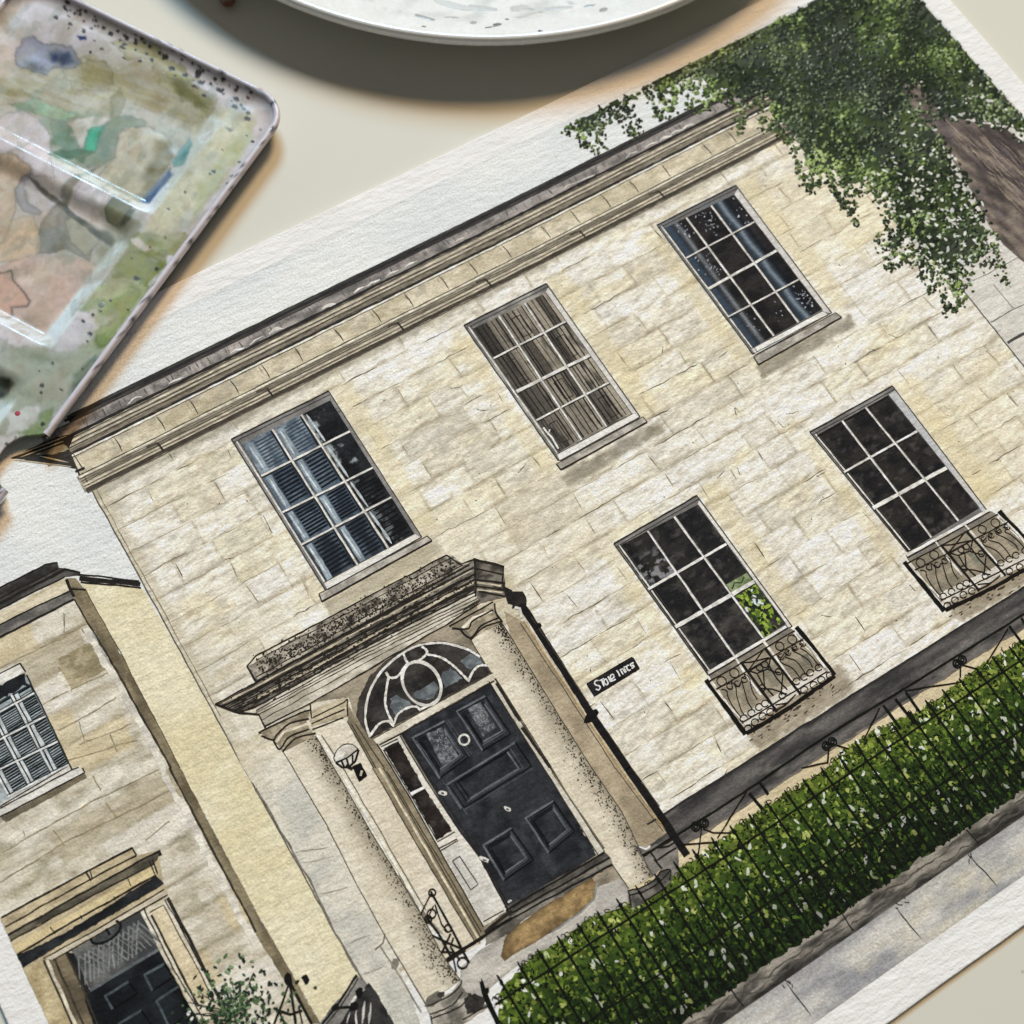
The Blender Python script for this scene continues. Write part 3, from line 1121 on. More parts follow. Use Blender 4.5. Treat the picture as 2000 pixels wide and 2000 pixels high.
def build_balcony(fr, label):
    s = Sheet()
    G = lambda t: remap(ZC(1340, 1200, 320, t), fr)
    ink = '1d1a18'
    s.poly(G('255,690 1190,140 1700,740 650,1300'), wash('a49a86', '837b6b', 3, 3, 3, 2.2), 9, .7, clip=True)
    s.poly(G('255,700 1195,140 1280,190 300,780'), wash('8c8678', '76716a', 3, 3, 7), 10, .7)
    s.poly(G('640,1190 1580,640 1700,740 690,1330'), wash('e2ded4', 'cfcabf', 3, 2, 3), 10, .7)
    s.poly(G('900,640 960,640 1100,820 1060,870'), wash('77786a', '8a8674', 2, 3, 3), 10, .7)
    s.poly(G('1330,480 1420,470 1500,640 1420,600'), wash('85806f', '6d6a5f', 2, 3, 3), 10, .7)
    s.line(G('260,690 560,505 900,300 1170,130'), .75, 'e9e6de', 11)
    s.line(G('265,720 560,540 900,330 1190,150'), .5, '2a2724', 11)
    for t, w in (('235,770 690,1420', 1.35), ('1290,135 1740,735', 1.35), ('700,1410 1190,1130 1740,750', 1.1)):
        s.line(G(t), w, '161412', 13, wob=.1)
    s.line(G('290,800 400,960 650,1260'), .45, 'ded9cd', 14, wob=.1, wv=.9)
    s.line(G('1290,210 1480,440 1620,650'), .45, 'ded9cd', 14, wob=.1, wv=.9)
    s.line(G('1350,270 1520,480 1690,720'), .4, 'e8e4da', 14, wob=.1, wv=.9)
    for t in ('640,560 1060,1160', '920,390 1340,960'):
        s.line(G(t), .8, ink, 14)
    s.line(G('585,520 680,680 870,960'), .5, 'e4e0d6', 13, wv=.8)
    s.line(G('900,300 1040,500 1270,840'), .6, 'e4e0d6', 13, wv=.8)
    for t in ('270,790 600,600 920,400 1270,180', '350,885 700,680 1000,500 1370,280', '650,1280 1000,1080 1300,900 1650,690'):
        s.line(G(t), .38, ink, 15)
    for x, y, r in ((415, 790, 50), (565, 690, 50), (1095, 370, 46), (1240, 290, 50)):
        s.loop(G('%d,%d' % (x, y))[0], r * .0236, w=.3, c=ink, lev=15)
    for t in ('410,885 470,900 490,980 540,1080 640,1230', '480,870 540,880 530,800 580,860 590,960 640,1130 670,1180',
              '570,820 610,850 650,800 680,900 720,1040 770,1120', '650,740 700,760 680,700 740,760 770,900 830,1010',
              '1060,480 1110,510 1140,470 1100,560 1240,640 1330,760', '1140,450 1190,470 1200,420 1160,500 1290,560 1400,720',
              '1220,390 1280,410 1290,370 1240,420 1340,480 1440,560 1480,640', '1320,350 1370,350 1340,400 1400,440 1480,520 1560,630'):
        s.line(G(t), .3, ink, 15, wob=.03, sm=True)
    for x, y in ((510, 850), (600, 820), (680, 770), (1110, 500), (1190, 450), (1275, 390), (1365, 340)):
        s.loop(G('%d,%d' % (x, y))[0], .75, w=.28, c=ink, lev=15, a0=40, a1=330)
    for x, y in ((670, 1230), (760, 1170), (850, 1100), (920, 1060), (1290, 800), (1380, 750), (1450, 700), (1550, 640),
                 (720, 1350), (800, 1280), (890, 1210), (980, 1160), (1380, 905), (1490, 850), (1580, 790), (1680, 740)):
        s.loop(G('%d,%d' % (x, y))[0], .95, .8, w=.32, c=ink, lev=15, a0=-30, a1=300)
    for t in ('640,570 760,560 970,510', '910,400 730,660', '720,660 830,700 960,640 990,500', '900,660 920,900', '830,700 900,840 1020,970',
              '970,610 1060,760 1180,900', '1130,700 1110,960', '880,880 1000,890 1120,930', '940,640 1030,680 1100,690', '1060,1140 1150,1090 1280,960',
              '1040,1080 1180,1060', '720,680 960,520', '1100,940 1180,950'):
        s.line(G(t), .4, ink, 15, wob=.05)
    for x, y in ((860, 630), (920, 590), (890, 870), (1120, 970), (1080, 680)):
        s.loop(G('%d,%d' % (x, y))[0], .8, w=.36, c=ink, lev=15)
    r = np.random.default_rng(3)
    n = 46
    cen = G(' '.join('%d,%d' % (x, y) for x, y in zip(r.uniform(700, 1740, n), r.uniform(0, 1, n))))
    t = r.uniform(0, 1, n)[:, None]
    a, b_ = G('710,1440')[0], G('1740,780')[0]
    cen = a * (1 - t) + b_ * t - np.c_[r.normal(0, .4, n), np.abs(r.normal(0, 1.4, n))]
    s.dabs(cen, r.uniform(.4, 1.6, n), r.uniform(.2, .5, n), r.uniform(-.2, .4, n), H('3e372e'), 6)
    s.build('painted_balcony', PAINTING, label=label)


build_balcony(FR0, 'scrolled iron balcony rail on the window beside the name plate')
build_balcony(FR1, 'scrolled iron balcony rail on the plain black window')

# ---- plinth, forecourt ---------------------------------------------------
s = Sheet()


def plinth_col(p):
    n = fbm(p[:, 0] / 14, p[:, 1] / 1.8, 5)
    c = mixc(H('6c6865'), H('3a3939'), np.clip((n - .3) * 2.3, 0, 1))
    c = mixc(c, H('2a2a2b'), .7 * np.exp(-np.abs(p[:, 1] + 85.6) / .7))
    c = mixc(c, H('8b8680'), np.clip((fbm(p[:, 0] / 9, p[:, 1] / 2.2, 11) - .6) * 4, 0, .5))
    return c * (1 + .2 * (vn(p[:, 0] / .6, p[:, 1] / .5, 2) - .5))[:, None]


s.quad([(-40, -92), (145, -92), (145, -126), (-70, -126)], wash('d9cbaa', 'cdbf9e', 8, 5, 2), 3, 1.0)
s.quad([(-14, -84.8), (145, -85.8), (145, -94.0), (-18, -93.4)], plinth_col, 5, .5)
s.line([(-14, -84.8), (60, -85.2), (145, -85.9)], .6, '2d2c2b', 8, wob=.1)
s.line([(-18, -93.3), (60, -93.7), (145, -94.0)], .5, '6f6a63', 8, wob=.3, wv=.9)
s.build('painted_plinth', PAINTING, label='dark grey plinth band along the foot of the house')

s = Sheet()
s.poly(K('23', '-20,1240 740,700 880,920 890,1060 830,1060 530,1180 330,1330 0,1520 -260,1740 -420,1760 -380,1500 -250,1380'),
       wash('cfcac0', 'b3afa8', 6, 3, 6, 2.0), 5, .8, edge=.15)
s.poly(K('23', '-30,1235 300,1005 605,825 640,870 620,990 520,1090 300,1240 0,1415 -55,1460 -85,1420 -60,1300'),
       wash('a68c62', '7d6848', 3, 2, 8, 2.4, .16), 6, .7, edge=.2)
s.line(K('23', '640,870 620,990 520,1090 300,1240'), .4, '8d9193', 7)
s.build('painted_doormat', PAINTING, label='ochre doormat on the pale step before the dark door')

# ---- hedge, railing, kerb, pavement ---------------------------------------
HT = np.r_[K('13', '1840,1700 1932,1590'), K('23', '150,1420 330,1330 530,1170 700,1100 850,1050'), PX([(1262, 1730), (1305, 1712)]),
           K('23', '1400,680 1600,520 1830,340 1932,270'), K('32', '450,1932 560,1800 800,1650 1100,1520 1300,1400 1550,1200 1750,1080 1932,960')]
HT = np.r_[HT, [[125, HT[-1][1] + .5], [146, -96]]]
HEDGE = np.r_[HT, [[146, -126], [-68, -126], [-70, -108]]]


def hedge_top(x):
    return np.interp(x, HT[:, 0], HT[:, 1])


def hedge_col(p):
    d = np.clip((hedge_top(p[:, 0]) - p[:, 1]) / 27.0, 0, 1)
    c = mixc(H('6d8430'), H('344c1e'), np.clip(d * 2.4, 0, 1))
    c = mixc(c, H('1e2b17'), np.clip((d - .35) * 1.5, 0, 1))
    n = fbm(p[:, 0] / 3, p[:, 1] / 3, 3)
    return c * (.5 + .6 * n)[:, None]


s = Sheet()
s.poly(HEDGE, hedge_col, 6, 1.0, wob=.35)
r = np.random.default_rng(11)
n = 7600
cen = np.c_[r.uniform(-70, 108, n), r.uniform(-126, -93, n)]
cen = cen[pip(HEDGE, cen)]
n = len(cen)
d = np.clip((hedge_top(cen[:, 0]) - cen[:, 1]) / 27.0, 0, 1)
pal = np.array([H(x) for x in ('a3b552', '7d9838', '5f7c2d', '456222', '30491d', '22351a', '141f0f')])
idx = np.clip((d * 4.6 + r.normal(1.1, 1.6, n)).astype(int), 0, 6)
cols = pal[idx] * r.uniform(.55, .9, n)[:, None]
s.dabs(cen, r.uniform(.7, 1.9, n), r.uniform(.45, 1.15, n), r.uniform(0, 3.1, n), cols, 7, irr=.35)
n = 430                                                     # pale leaves and blossom
cen = np.c_[r.uniform(-68, 108, n), r.uniform(-124, -95, n)]
cen = cen[pip(HEDGE, cen)]
n = len(cen)
d = np.clip((hedge_top(cen[:, 0]) - cen[:, 1]) / 27.0, 0, 1)
g = np.array([H(x) for x in ('e9eee2', 'd2dcc6', 'b5c58f', 'c6d27a')])[r.integers(0, 4, n)]
g = g * (1 - .4 * d)[:, None]
s.dabs(cen, r.uniform(.6, 2.2, n), r.uniform(.45, 1.25, n), r.uniform(.4, 2.4, n), g, 8, n=8, irr=.35)
n = 2300                                                     # dark pen gaps
cen = np.c_[r.uniform(-68, 108, n), r.uniform(-125, -95, n)]
cen = cen[pip(HEDGE, cen)]
n = len(cen)
s.dabs(cen, r.uniform(.4, 1.3, n), r.uniform(.25, .6, n), r.uniform(0, 3, n), H('0f160b'), 9, irr=.4)
for k in range(210):                                        # curly pen leaves along the top
    x = r.uniform(-66, 107)
    y = hedge_top(x) - abs(r.normal(0, 2.0)) + .5
    a0 = r.uniform(0, 360)
    s.loop((x, y), r.uniform(.35, .95), r.uniform(.3, .7), w=.22, c='1c2413', lev=10, a0=a0, a1=a0 + r.uniform(170, 330), n=9, rot=r.uniform(0, 3))
s.build('painted_hedge', PAINTING, label='leafy green hedge dotted with white blossom behind black railings')

s = Sheet()
r = np.random.default_rng(4)
ink = '11140f'
for x in np.arange(-62.4, 112, 5.45):
    top = -96.6 - .02 * (x + 60) * .3
    s.line([(x, top), (x + .1, -110), (x + .25, -125.6 + r.normal(0, .3))], .64, ink, 13, wob=.06, wv=.2)
    s.line([(x - .02, top + 1.7), (x, top)], .95, ink, 13, taper=.9)
    s.dabs([(x, top - .2)], 1.5, .95, np.array([1.57]), H(ink), 14)
    x2 = x + 2.72
    s.line([(x2, -109.6), (x2 + .15, -125.4 + r.normal(0, .3))], .5, ink, 13, wob=.06, wv=.2)
for y, w in ((-100.2, .52), (-114.2, .46)):
    s.line([(-66, y), (0, y - .6), (60, y), (112, y - .2)], w, ink, 14, wob=.07)
# taller gate post at the left end
s.line(K('13', '1700,1610 1720,1690 1830,1932'), 1.25, ink, 14)
s.line(K('13', '1700,1590 1716,1650'), .9, ink, 14, taper=.9)
s.dabs(K('13', '1735,1690'), 2.2, 1.2, np.array([.5]), H(ink), 15)
# rail of the area steps in front of the plinth, with brackets and scrolls
s.line(np.r_[K('23', '990,665 1250,500 1600,280 1932,60'), K('32', '300,1780 700,1530 1100,1290 1500,1040 1932,770')], .6, ink, 13)
for t in ('1770,180 1550,530', ):
    s.line(K('23', t), .45, ink, 13)
s.line(K('23', '1270,580 1550,560'), .45, ink, 13)
for t in ('870,1460 1000,1640', '960,1410 1110,1600', '1040,1360 1150,1520', '1820,860 1932,1010', '1910,800 1932,840'):
    s.line(K('32', t), .8, ink, 13)
for t in ('840,1480 720,1720', '1030,1350 1480,1280', '1810,880 1650,1140', '460,1770 450,1900', '480,1750 610,1790', '250,1932 450,1890',
          '1440,1150 1590,1190', '1450,1150 1450,1250'):
    s.line(K('32', t), .45, ink, 13)
s.line(K('23', '1790,190 1890,310'), .8, ink, 13)
s.line(K('23', '1870,110 1932,200'), .8, ink, 13)
s.line(K('23', '1400,680 1430,460 1395,410'), .4, ink, 13)
s.line(K('23', '1440,460 1520,490 1650,490'), .4, ink, 13)
for cr, x, y in (('23', 1385, 442), ('23', 1450, 415), ('32', 440, 1765), ('32', 485, 1735), ('32', 1425, 1145), ('32', 1465, 1115)):
    s.loop(K(cr, '%d,%d' % (x, y))[0], 1.0, w=.5, c=ink, lev=14)
    s.loop(K(cr, '%d,%d' % (x, y))[0], .45, w=.4, c=ink, lev=14)
s.build('painted_railing', PAINTING, label='black iron railings with spiked posts in front of the hedge')

s = Sheet()


def kerb_col(p):
    n = fbm(p[:, 0] / 6, p[:, 1] / 1.7, 7)
    c = mixc(H('9a948a'), H('34322f'), np.clip((n - .36) * 3.6, 0, 1))
    y = p[:, 1] + 1.0 * (fbm(p[:, 0] / 6, p[:, 1] * 0, 4) - .5)
    c = mixc(c, H('2a2927'), .75 * np.exp(-np.abs(y + 130.4) / .9))
    return mixc(c, H('a39c8f'), .6 * np.exp(-np.abs(y + 126.2) / .6))


def pave_col(p):
    n = fbm(p[:, 0] / 16, p[:, 1] / 5, 9)
    c = mixc(H('cfccc5'), H('96979a'), np.clip((n - .38) * 3.0, 0, 1))
    c = mixc(c, H('cbc6b4'), np.clip((fbm(p[:, 0] / 13 + 30, p[:, 1] / 6, 13) - .52) * 4, 0, .8))
    c = mixc(c, H('8b8b8e'), .5 * np.exp(-np.abs(p[:, 1] + 131) / 1.4))
    return c * (1 + .12 * (vn(p[:, 0] / .5, p[:, 1] / .5, 6) - .5))[:, None]


s.quad([(-75, -130.6), (150, -130.6), (150, TY0 + .15), (-75, TY0)], pave_col, 5, .5)
for x in (-58, -34, -6.5, 26, 49, 75, 98):
    s.line([(x, -131.5), (x + .3, -135), (x + 1.0, -140.5)], .35, '3a3938', 8, wob=.25, taper=.3)
    s.dabs(np.c_[x + r.normal(0, 1.4, 5), -132 + r.normal(0, .6, 5)], r.uniform(.6, 1.8, 5), .3, r.uniform(0, 3, 5), H('3a3938'), 8)
s.build('painted_pavement', PAINTING)
s = Sheet()
s.quad([(-75, -125.2), (150, -125.4), (150, -131.0), (-75, -131.0)], kerb_col, 6, .4)
for k in range(2):
    s.line([(-70, -127.3 - k * 1.9), (20, -127.5 - k * 1.9), (140, -127.2 - k * 1.9)], .45, '4a4742', 7, wob=.7, wv=1.6, a=.8, under='7a756c')
for x in (-48, -18, 14, 52, 80):
    s.line([(x, -126.2), (x + .3, -130.5)], .4, '232220', 8, wob=.2)
s.build('painted_kerb', PAINTING)

# ---- porch ------------------------------------------------------------------
s = Sheet()
# recess behind the columns
s.poly(np.r_[K('12', '410,1440 1420,850 1660,700 1932,1200'), PX([(1165, 1650), (1250, 1700), (1000, 1800), (900, 1850), (800, 1780)]), K('12', '700,1400')],
       wash('a59b88', '7a7263', 5, 3, 3, 2.4), 5, .8)
# pale reveal left of the door, with its mouldings
s.poly(np.r_[K('12', '420,1600 640,1560 690,1580 890,1932'), K('13', '880,0 1700,1310 1560,1400 1300,1130 590,0'), K('12', '470,1720')],
       wash('e0d8c6', 'd5cbb6', 7, 9, 2), 6, .9)
s.poly(np.r_[K('12', '690,1450 760,1560 880,1720 930,1790'), K('13', '1060,0 1390,610 1720,1190 1690,1330 1640,1290 1250,640 880,0'), K('12', '760,1720 690,1580')],
       wash('a0947c', '7e745f', 3, 8, 6, 2.2), 7, .8)
for t in (('12', '690,1580 800,1770 890,1932'), ('13', '880,0 1250,640 1650,1310'), ('13', '960,0 1320,620 1700,1280'), ('13', '985,20 1400,720 1700,1240'),
          ('12', '750,1600 900,1830 970,1932'), ('12', '720,1600 860,1850 905,1932')):
    s.line(K(*t), .3, '3f3a31', 9, wob=.06)
s.line(K('13', '930,0 1290,620 1680,1290'), .5, 'd7ccb2', 9, wob=.08)
s.build('painted_porch_recess', PAINTING)

s = Sheet()                                                            # columns
r = np.random.default_rng(9)


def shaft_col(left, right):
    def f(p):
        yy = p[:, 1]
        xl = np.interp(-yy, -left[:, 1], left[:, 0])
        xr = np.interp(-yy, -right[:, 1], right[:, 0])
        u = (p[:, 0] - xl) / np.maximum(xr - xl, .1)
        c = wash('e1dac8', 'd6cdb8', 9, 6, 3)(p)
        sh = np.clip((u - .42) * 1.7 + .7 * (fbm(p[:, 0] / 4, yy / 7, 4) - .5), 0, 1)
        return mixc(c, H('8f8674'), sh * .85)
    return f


def column(lx, rx, c_lines, n_dots):
    lf, rt = lx, rx
    poly = np.r_[lf, rt[::-1]]
    s.poly(poly, shaft_col(lf, rt), 8, .8)
    s.line(lf, .28, '5b5344', 10)
    s.line(rt, .28, '4a443a', 10)
    t = r.uniform(0, 1, n_dots)
    k = t * (len(rt) - 1)
    i = np.minimum(k.astype(int), len(rt) - 2)
    fr = (k - i)[:, None]
    base = rt[i] * (1 - fr) + rt[i + 1] * fr
    off = np.abs(r.normal(0, 1.5, n_dots)) * (0.4 + .9 * vn(t * 9, t * 0, 4))
    s.dabs(base - np.c_[off + .2, np.zeros(n_dots)], r.uniform(.24, .55, n_dots), r.uniform(.22, .4, n_dots), r.uniform(0, 3, n_dots), H('2e2a25'), 11)


# pale strip of wall left of the near column
def pier_col(p):
    c = wash('dad6c8', 'c4c3b9', 7, 6, 8, 2.0)(p)
    return mixc(facade_col(p), c, sstep(-18, -42, p[:, 1]))


s.poly(np.r_[PX([(428, 1400), (474, 1500)]), K('13', '0,150 190,480 420,880 600,1240 830,1640 1000,1932 1240,1932 1200,1800 970,1260 280,0'), K('12', '205,1810 60,1660 20,1690 20,1530'), PX([(468, 1392)])],
       pier_col, 7, .9)
s.line(K('13', '0,150 190,480 420,880 600,1240 830,1640'), .5, '77726a', 9, wob=.15, wv=.9)
for y in (590, 660, 900, 1270, 1500):
    s.line(K('13', '%d,%d %d,%d' % (300 + (y - 590) * .55, y + 60, 560 + (y - 590) * .45, y)), .28, 'a19c90', 9, taper=.3, wob=.3)
s.line(K('13', '975,1250 960,1320 900,1370'), .35, '6b655a', 9)
s.line(K('13', '940,1350 1040,1500 1250,1840'), .35, '8a8476', 9)
s.dabs(K('13', '1050,1480'), 2.6, 2.0, np.array([.4]), H('827d73'), 9)
s.dabs(K('13', '1350,1740'), 5.0, 2.4, np.array([.05]), H('6f6a62'), 12)
s.dabs(K('13', '1395,1710'), 1.8, 1.4, np.array([.05]), H('3a3733'), 13)
colL = np.r_[K('12', '205,1810'), K('13', '280,0 530,420 760,880 970,1260 1280,1780')]
colR = np.r_[K('12', '450,1690'), K('13', '590,0 900,540 1250,1110 1400,1400 1540,1600')]
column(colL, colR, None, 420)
s.line(np.r_[K('12', '450,1690'), K('13', '600,0 920,540 1240,1090')] + (.55, 0), .75, 'e8e2d2', 10, wob=.08, wv=.8)
s.line(np.r_[K('12', '470,1700'), K('13', '625,0 940,540 1255,1090')] + (.9, 0), .25, '6b6353', 10, wob=.08)
col2L = np.r_[K('12', '1610,950 1740,1160'), K('22', '-110,1330'), K('23', '-190,-560', 0)][:2]
col2L = np.r_[K('12', '1610,950 1745,1170'), PX([(968, 1325), (1078, 1500)]), K('23', '480,300 720,670 880,910')]
col2R = np.r_[K('12', '1850,830 1932,960'), K('22', '300,1450 600,1932'), K('23', '830,330 1060,820')]
s.poly(np.r_[K('22', '-60,750 80,830 560,1560 830,1932'), K('23', '820,0 1165,490 1010,600 920,570'), K('22', '600,1932 300,1450 0,980')],
       wash('b9ab91', '988b75', 5, 7, 5, 2.0), 7, .9)
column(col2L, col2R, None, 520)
s.line(np.r_[K('22', '80,830 560,1560'), K('23', '800,0 1160,480')] + (.2, 0), .35, 'a98e62', 9, wob=.1)
s.line(np.r_[K('22', '60,840 540,1560'), K('23', '780,0 1140,480')], .25, '4b4339', 9, wob=.08)
s.line(np.r_[K('22', '100,830 580,1560'), K('23', '830,0 1170,480')] + (.5, 0), .35, 'd9d2c4', 9, wob=.1, wv=1)
# capitals
for pts in ('20,1665 80,1640 320,1520 400,1500 400,1540 380,1580 410,1640 440,1690 200,1810 170,1760 120,1720',
            '1460,865 1790,680 1810,700 1800,750 1830,820 1860,830 1620,960 1600,910 1540,880'):
    s.poly(K('12', pts), wash('b8ad96', '857c69', 2, 1.2, 5, 2.4), 11, .6)
for t in ('20,1665 330,1520 410,1495', '40,1690 130,1720 160,1680 250,1600 400,1560', '130,1720 180,1790 250,1700 400,1640', '200,1810 300,1710 450,1670',
          '1460,865 1790,680', '1480,880 1600,880 1640,820 1790,740', '1540,890 1620,950 1700,860 1830,800', '1620,965 1720,870 1860,825', '1800,690 1810,760 1860,830'):
    s.line(K('12', t), .5, '231f1b', 13, wob=.05, sm=True)
s.line(K('12', '1560,880 1640,800 1780,750'), .7, 'e3dcc9', 12)
s.line(K('12', '150,1740 210,1660 390,1600'), .6, 'd9d0bb', 12)
s.poly(K('12', '400,1500 660,1400 700,1420 690,1540 420,1620 405,1560'), wash('c9bea3', 'a89d85', 4, 2, 6), 10, .7)
for t in ('410,1450 420,1560 660,1440 690,1410', '420,1600 670,1490', '425,1640 660,1550', '690,1410 690,1540'):
    s.line(K('12', t), .38, '231f1b', 13, wob=.1)
# bases
s.poly(K('23', '870,920 960,910 1060,850 1110,780 1190,770 1210,850 1120,930 1010,1010 900,1060 880,1000'), wash('7a766f', '4a4845', 2, 2, 6, 2.4), 11, .6)
for t in ('880,925 980,900 1080,840 1120,780', '890,960 1000,930 1100,870 1190,780', '900,1050 890,990 880,930', '1120,780 1195,770 1190,850', '1010,1000 1120,930 1150,900'):
    s.line(K('23', t), .4, '1e1c1a', 13, wob=.06, sm=True)
s.poly(K('23', '920,580 1010,620 1170,520 1240,540 1260,700 1240,820 1110,770 1060,820'), wash('85817a', '5a5753', 3, 3, 4), 9, .7)
for t in ('980,660 1180,560 1260,500', '1040,630 1090,700 1240,600', '1070,690 1130,760', '1100,600 1180,590 1230,560'):
    s.line(K('23', t), .5, '1e1c1a', 13, wob=.12)
s.poly(K('13', '1280,1790 1480,1690 1540,1600 1560,1660 1640,1740 1760,1800 1560,1932 1330,1932 1310,1860'), wash('b9b4a8', '6a675f', 3, 2, 6, 2.2), 10, .7)
for t in ('1290,1800 1460,1720 1540,1640 1550,1600', '1310,1860 1480,1790 1560,1690', '1330,1890 1540,1800 1620,1700', '1560,1900 1680,1830 1760,1790', '1320,1870 1330,1932', '1600,1700 1680,1760'):
    s.line(K('13', t), .4, '26231f', 13, wob=.08, sm=True)
s.poly(K('13', '1570,1740 1650,1700 1740,1740 1700,1820 1590,1860'), wash('3d3a37', '22211f', 2, 2, 5), 12, .7)
s.build('painted_columns', PAINTING, label='pair of stippled porch columns beside the dark front door')

s = Sheet()                                                            # entablature


def grime(p):
    c = wash('c0b9aa', '928b7e', 4, 1.6, 4, 2.4)(p)
    return mixc(c, H('3f3b36'), np.clip((fbm(p[:, 0] / 2.0, p[:, 1] / 1.0, 6) - .47) * 4, 0, .9))


s.poly(np.r_[PX([(483, 1303)]), K('12', '600,770 1440,325 1480,325 1560,400 1600,390'), PX([(500, 1331)])], grime, 9, .6)
s.poly(np.r_[PX([(420, 1375), (500, 1331)]), K('12', '1600,390 1650,370 1865,410 1870,470 1660,500 1650,600'), PX([(500, 1382), (468, 1392)])],
       wash('8f8a80', '4a4743', 5, .8, 9, 2.8), 9, .45)
s.poly(np.r_[PX([(500, 1380)]), K('12', '1640,600 1690,680 1670,700 1420,860 410,1450 80,1640 20,1530')], wash('d8d2c4', 'aea898', 5, 1.6, 9, 2.4), 9, .5)
s.poly(K('12', '1640,360 1865,410 1890,640 1690,690 1650,600'), wash('7a746a', '3c3833', 2, 1.5, 6, 2.4), 10, .6)
for t, w in (('-66,1165 0,1085 600,770 1440,325', .4), ('-66,1165 0,1278', .5), ('0,1285 800,850 1610,400', .6), ('-307,1449 0,1290 800,860 1640,420', .45), ('-252,1466 0,1345 800,920 1650,470', .8),
             ('-206,1482 0,1385 800,955 1650,510', .45), ('-160,1500 0,1425 800,990 1650,560', .9), ('-124,1515 0,1470 800,1030 1650,605', .5), ('-307,1449 -124,1517 20,1530', .6),
             ('0,1500 800,1060 1660,630', .3), ('20,1530 800,1110 1680,670', .25), ('60,1620 420,1440 1000,1100 1420,860 1670,700', .4), ('1640,355 1870,415', .8),
             ('1660,430 1860,470', .5), ('1650,510 1880,540', .7), ('1660,560 1880,590', .6), ('1680,600 1880,640', .5), ('1870,410 1860,520 1890,640', .4), ('1650,360 1660,640', .4),
             ('20,1520 80,1640', .4), ('1440,325 1540,400 1640,360', .4)):
    s.line(K('12', t), w, '26221e', 12, wob=.1, wv=.7)
for t, w in (('-280,1452 0,1305 800,873 1635,430', .2), ('-230,1474 0,1365 800,938 1650,490', .2), ('-180,1492 0,1405 800,972 1650,535', .2), ('-140,1508 0,1448 800,1010 1650,582', .25), ('0,1520 800,1085 1670,650', .2),
             ('40,1575 800,1150 1690,690', .2), ('0,1120 700,760 1470,350', .2), ('0,1250 700,860 1560,400', .3)):
    s.line(K('12', t), w, '2b2723', 13, wob=.12, wv=1.2)
for t in ('-250,1445 0,1318 800,885 1630,440', '0,1415 800,975 1640,535', '1670,530 1850,560', '1670,585 1860,612'):
    s.line(K('12', t), .5, 'bdb39d', 13, wob=.12, wv=1.2)
r = np.random.default_rng(8)
n = 900                                                                # lichen stipple
t = r.uniform(0, 1, n)
a, b_ = K('12', '0,1150')[0], K('12', '1480,360')[0]
cen = a + (b_ - a) * t[:, None] + np.c_[np.zeros(n), r.normal(-1.6, 1.5, n) * (.4 + fbm(t * 12, t * 0, 3))]
s.dabs(cen, r.uniform(.25, .75, n), r.uniform(.22, .5, n), r.uniform(0, 3, n), H('2b2722'), 12)
n = 380
t = r.uniform(0, 1, n)
a, b_ = K('12', '-150,1480')[0], K('12', '1640,520')[0]
cen = a + (b_ - a) * t[:, None] + np.c_[np.zeros(n), r.normal(0, 1.3, n)]
s.dabs(cen, r.uniform(.3, 1.2, n), r.uniform(.22, .5, n), r.uniform(-.2, .3, n), H('2b2722'), 13)
for k in range(9):
    x = 1560 + 14 * k
    s.line(K('12', '%d,%d %d,%d' % (x, 750 - 7 * k, x + 22, 720 - 7 * k)), .25, '2b2722', 13)
s.build('painted_porch_roof', PAINTING, label='lichen speckled stone entablature above the porch columns')

# fanlight -------------------------------------------------------------------
s = Sheet()
arch = K('12', '870,1710 790,1610 755,1540 775,1400 850,1250 970,1130 1110,1040 1250,985 1400,972 1560,1005 1690,1085 1780,1215')
s.poly(arch, wash('4d4843', '35312e', 3, 3, 3), 8, .6)
arch2 = K('12', '870,1695 830,1560 850,1390 920,1240 1010,1150 1110,1070 1250,1005 1400,995 1560,1030 1680,1095 1760,1215')
s.poly(arch2, pane_dark(5, '3d3a38', '262423'), 9, .5)
for t in ('1190,1370 1260,1330 1340,1280 1380,1330 1340,1410 1250,1420 1200,1400', '1400,1230 1470,1180 1560,1260 1420,1330', '1540,1130 1620,1070 1700,1110 1720,1150 1620,1190 1590,1180',
          '1010,1410 1060,1380 1130,1420 1200,1460 1060,1540 1010,1480'):
    s.poly(K('12', t), wash('7c8488', '575d61', 2, 1.5, 4, 2), 10, .6, wob=.2)
wt = 'dedbd4'
for t in ('860,1700 825,1560 850,1380 920,1240 1000,1150 1110,1065 1220,1010 1340,990 1450,995 1600,1040 1690,1095', '1110,1070 1150,1140 1230,1120 1280,1080 1290,1050 1250,1015',
          '980,1210 1010,1250 1070,1240 1130,1160', '1150,1140 1100,1200', '1000,1250 985,1340 975,1440 1000,1530 1040,1600', '1290,1075 1400,1100 1500,1170 1560,1230 1610,1280',
          '860,1690 930,1600 1000,1580 1040,1610', '1040,1600 1070,1530 1140,1480 1210,1470 1240,1500', '1600,1280 1640,1200 1690,1160 1750,1160', '1010,1590 1040,1620', '1240,1490 1330,1450'):
    s.line(K('12', t), .95, '2c2926', 11, wob=.02, sm=True)
    s.line(K('12', t), .56, wt, 12, wob=.03, sm=True, wv=.7)
el = K('12', '1250,1295 1395,1295')
tt = np.radians(np.linspace(0, 360, 30))
el = np.c_[1250 + 145 * np.cos(tt) + 25 * np.sin(tt), 1295 + 165 * np.sin(tt) + 10 * np.cos(tt)]
s.line(K('12', ' '.join('%.0f,%.0f' % tuple(q) for q in el)), .74, wt, 13, wob=.02, wv=.6)
s.poly(K('12', '885,1715 1790,1215 1810,1255 920,1765'), wash('e0dacb', 'c9c2b0', 6, 2, 3), 12, .7)
s.line(K('12', '885,1712 1790,1212'), .25, '4a443b', 13)
s.line(K('12', '930,1760 1100,1670 1800,1275'), .45, '2a2622', 13)
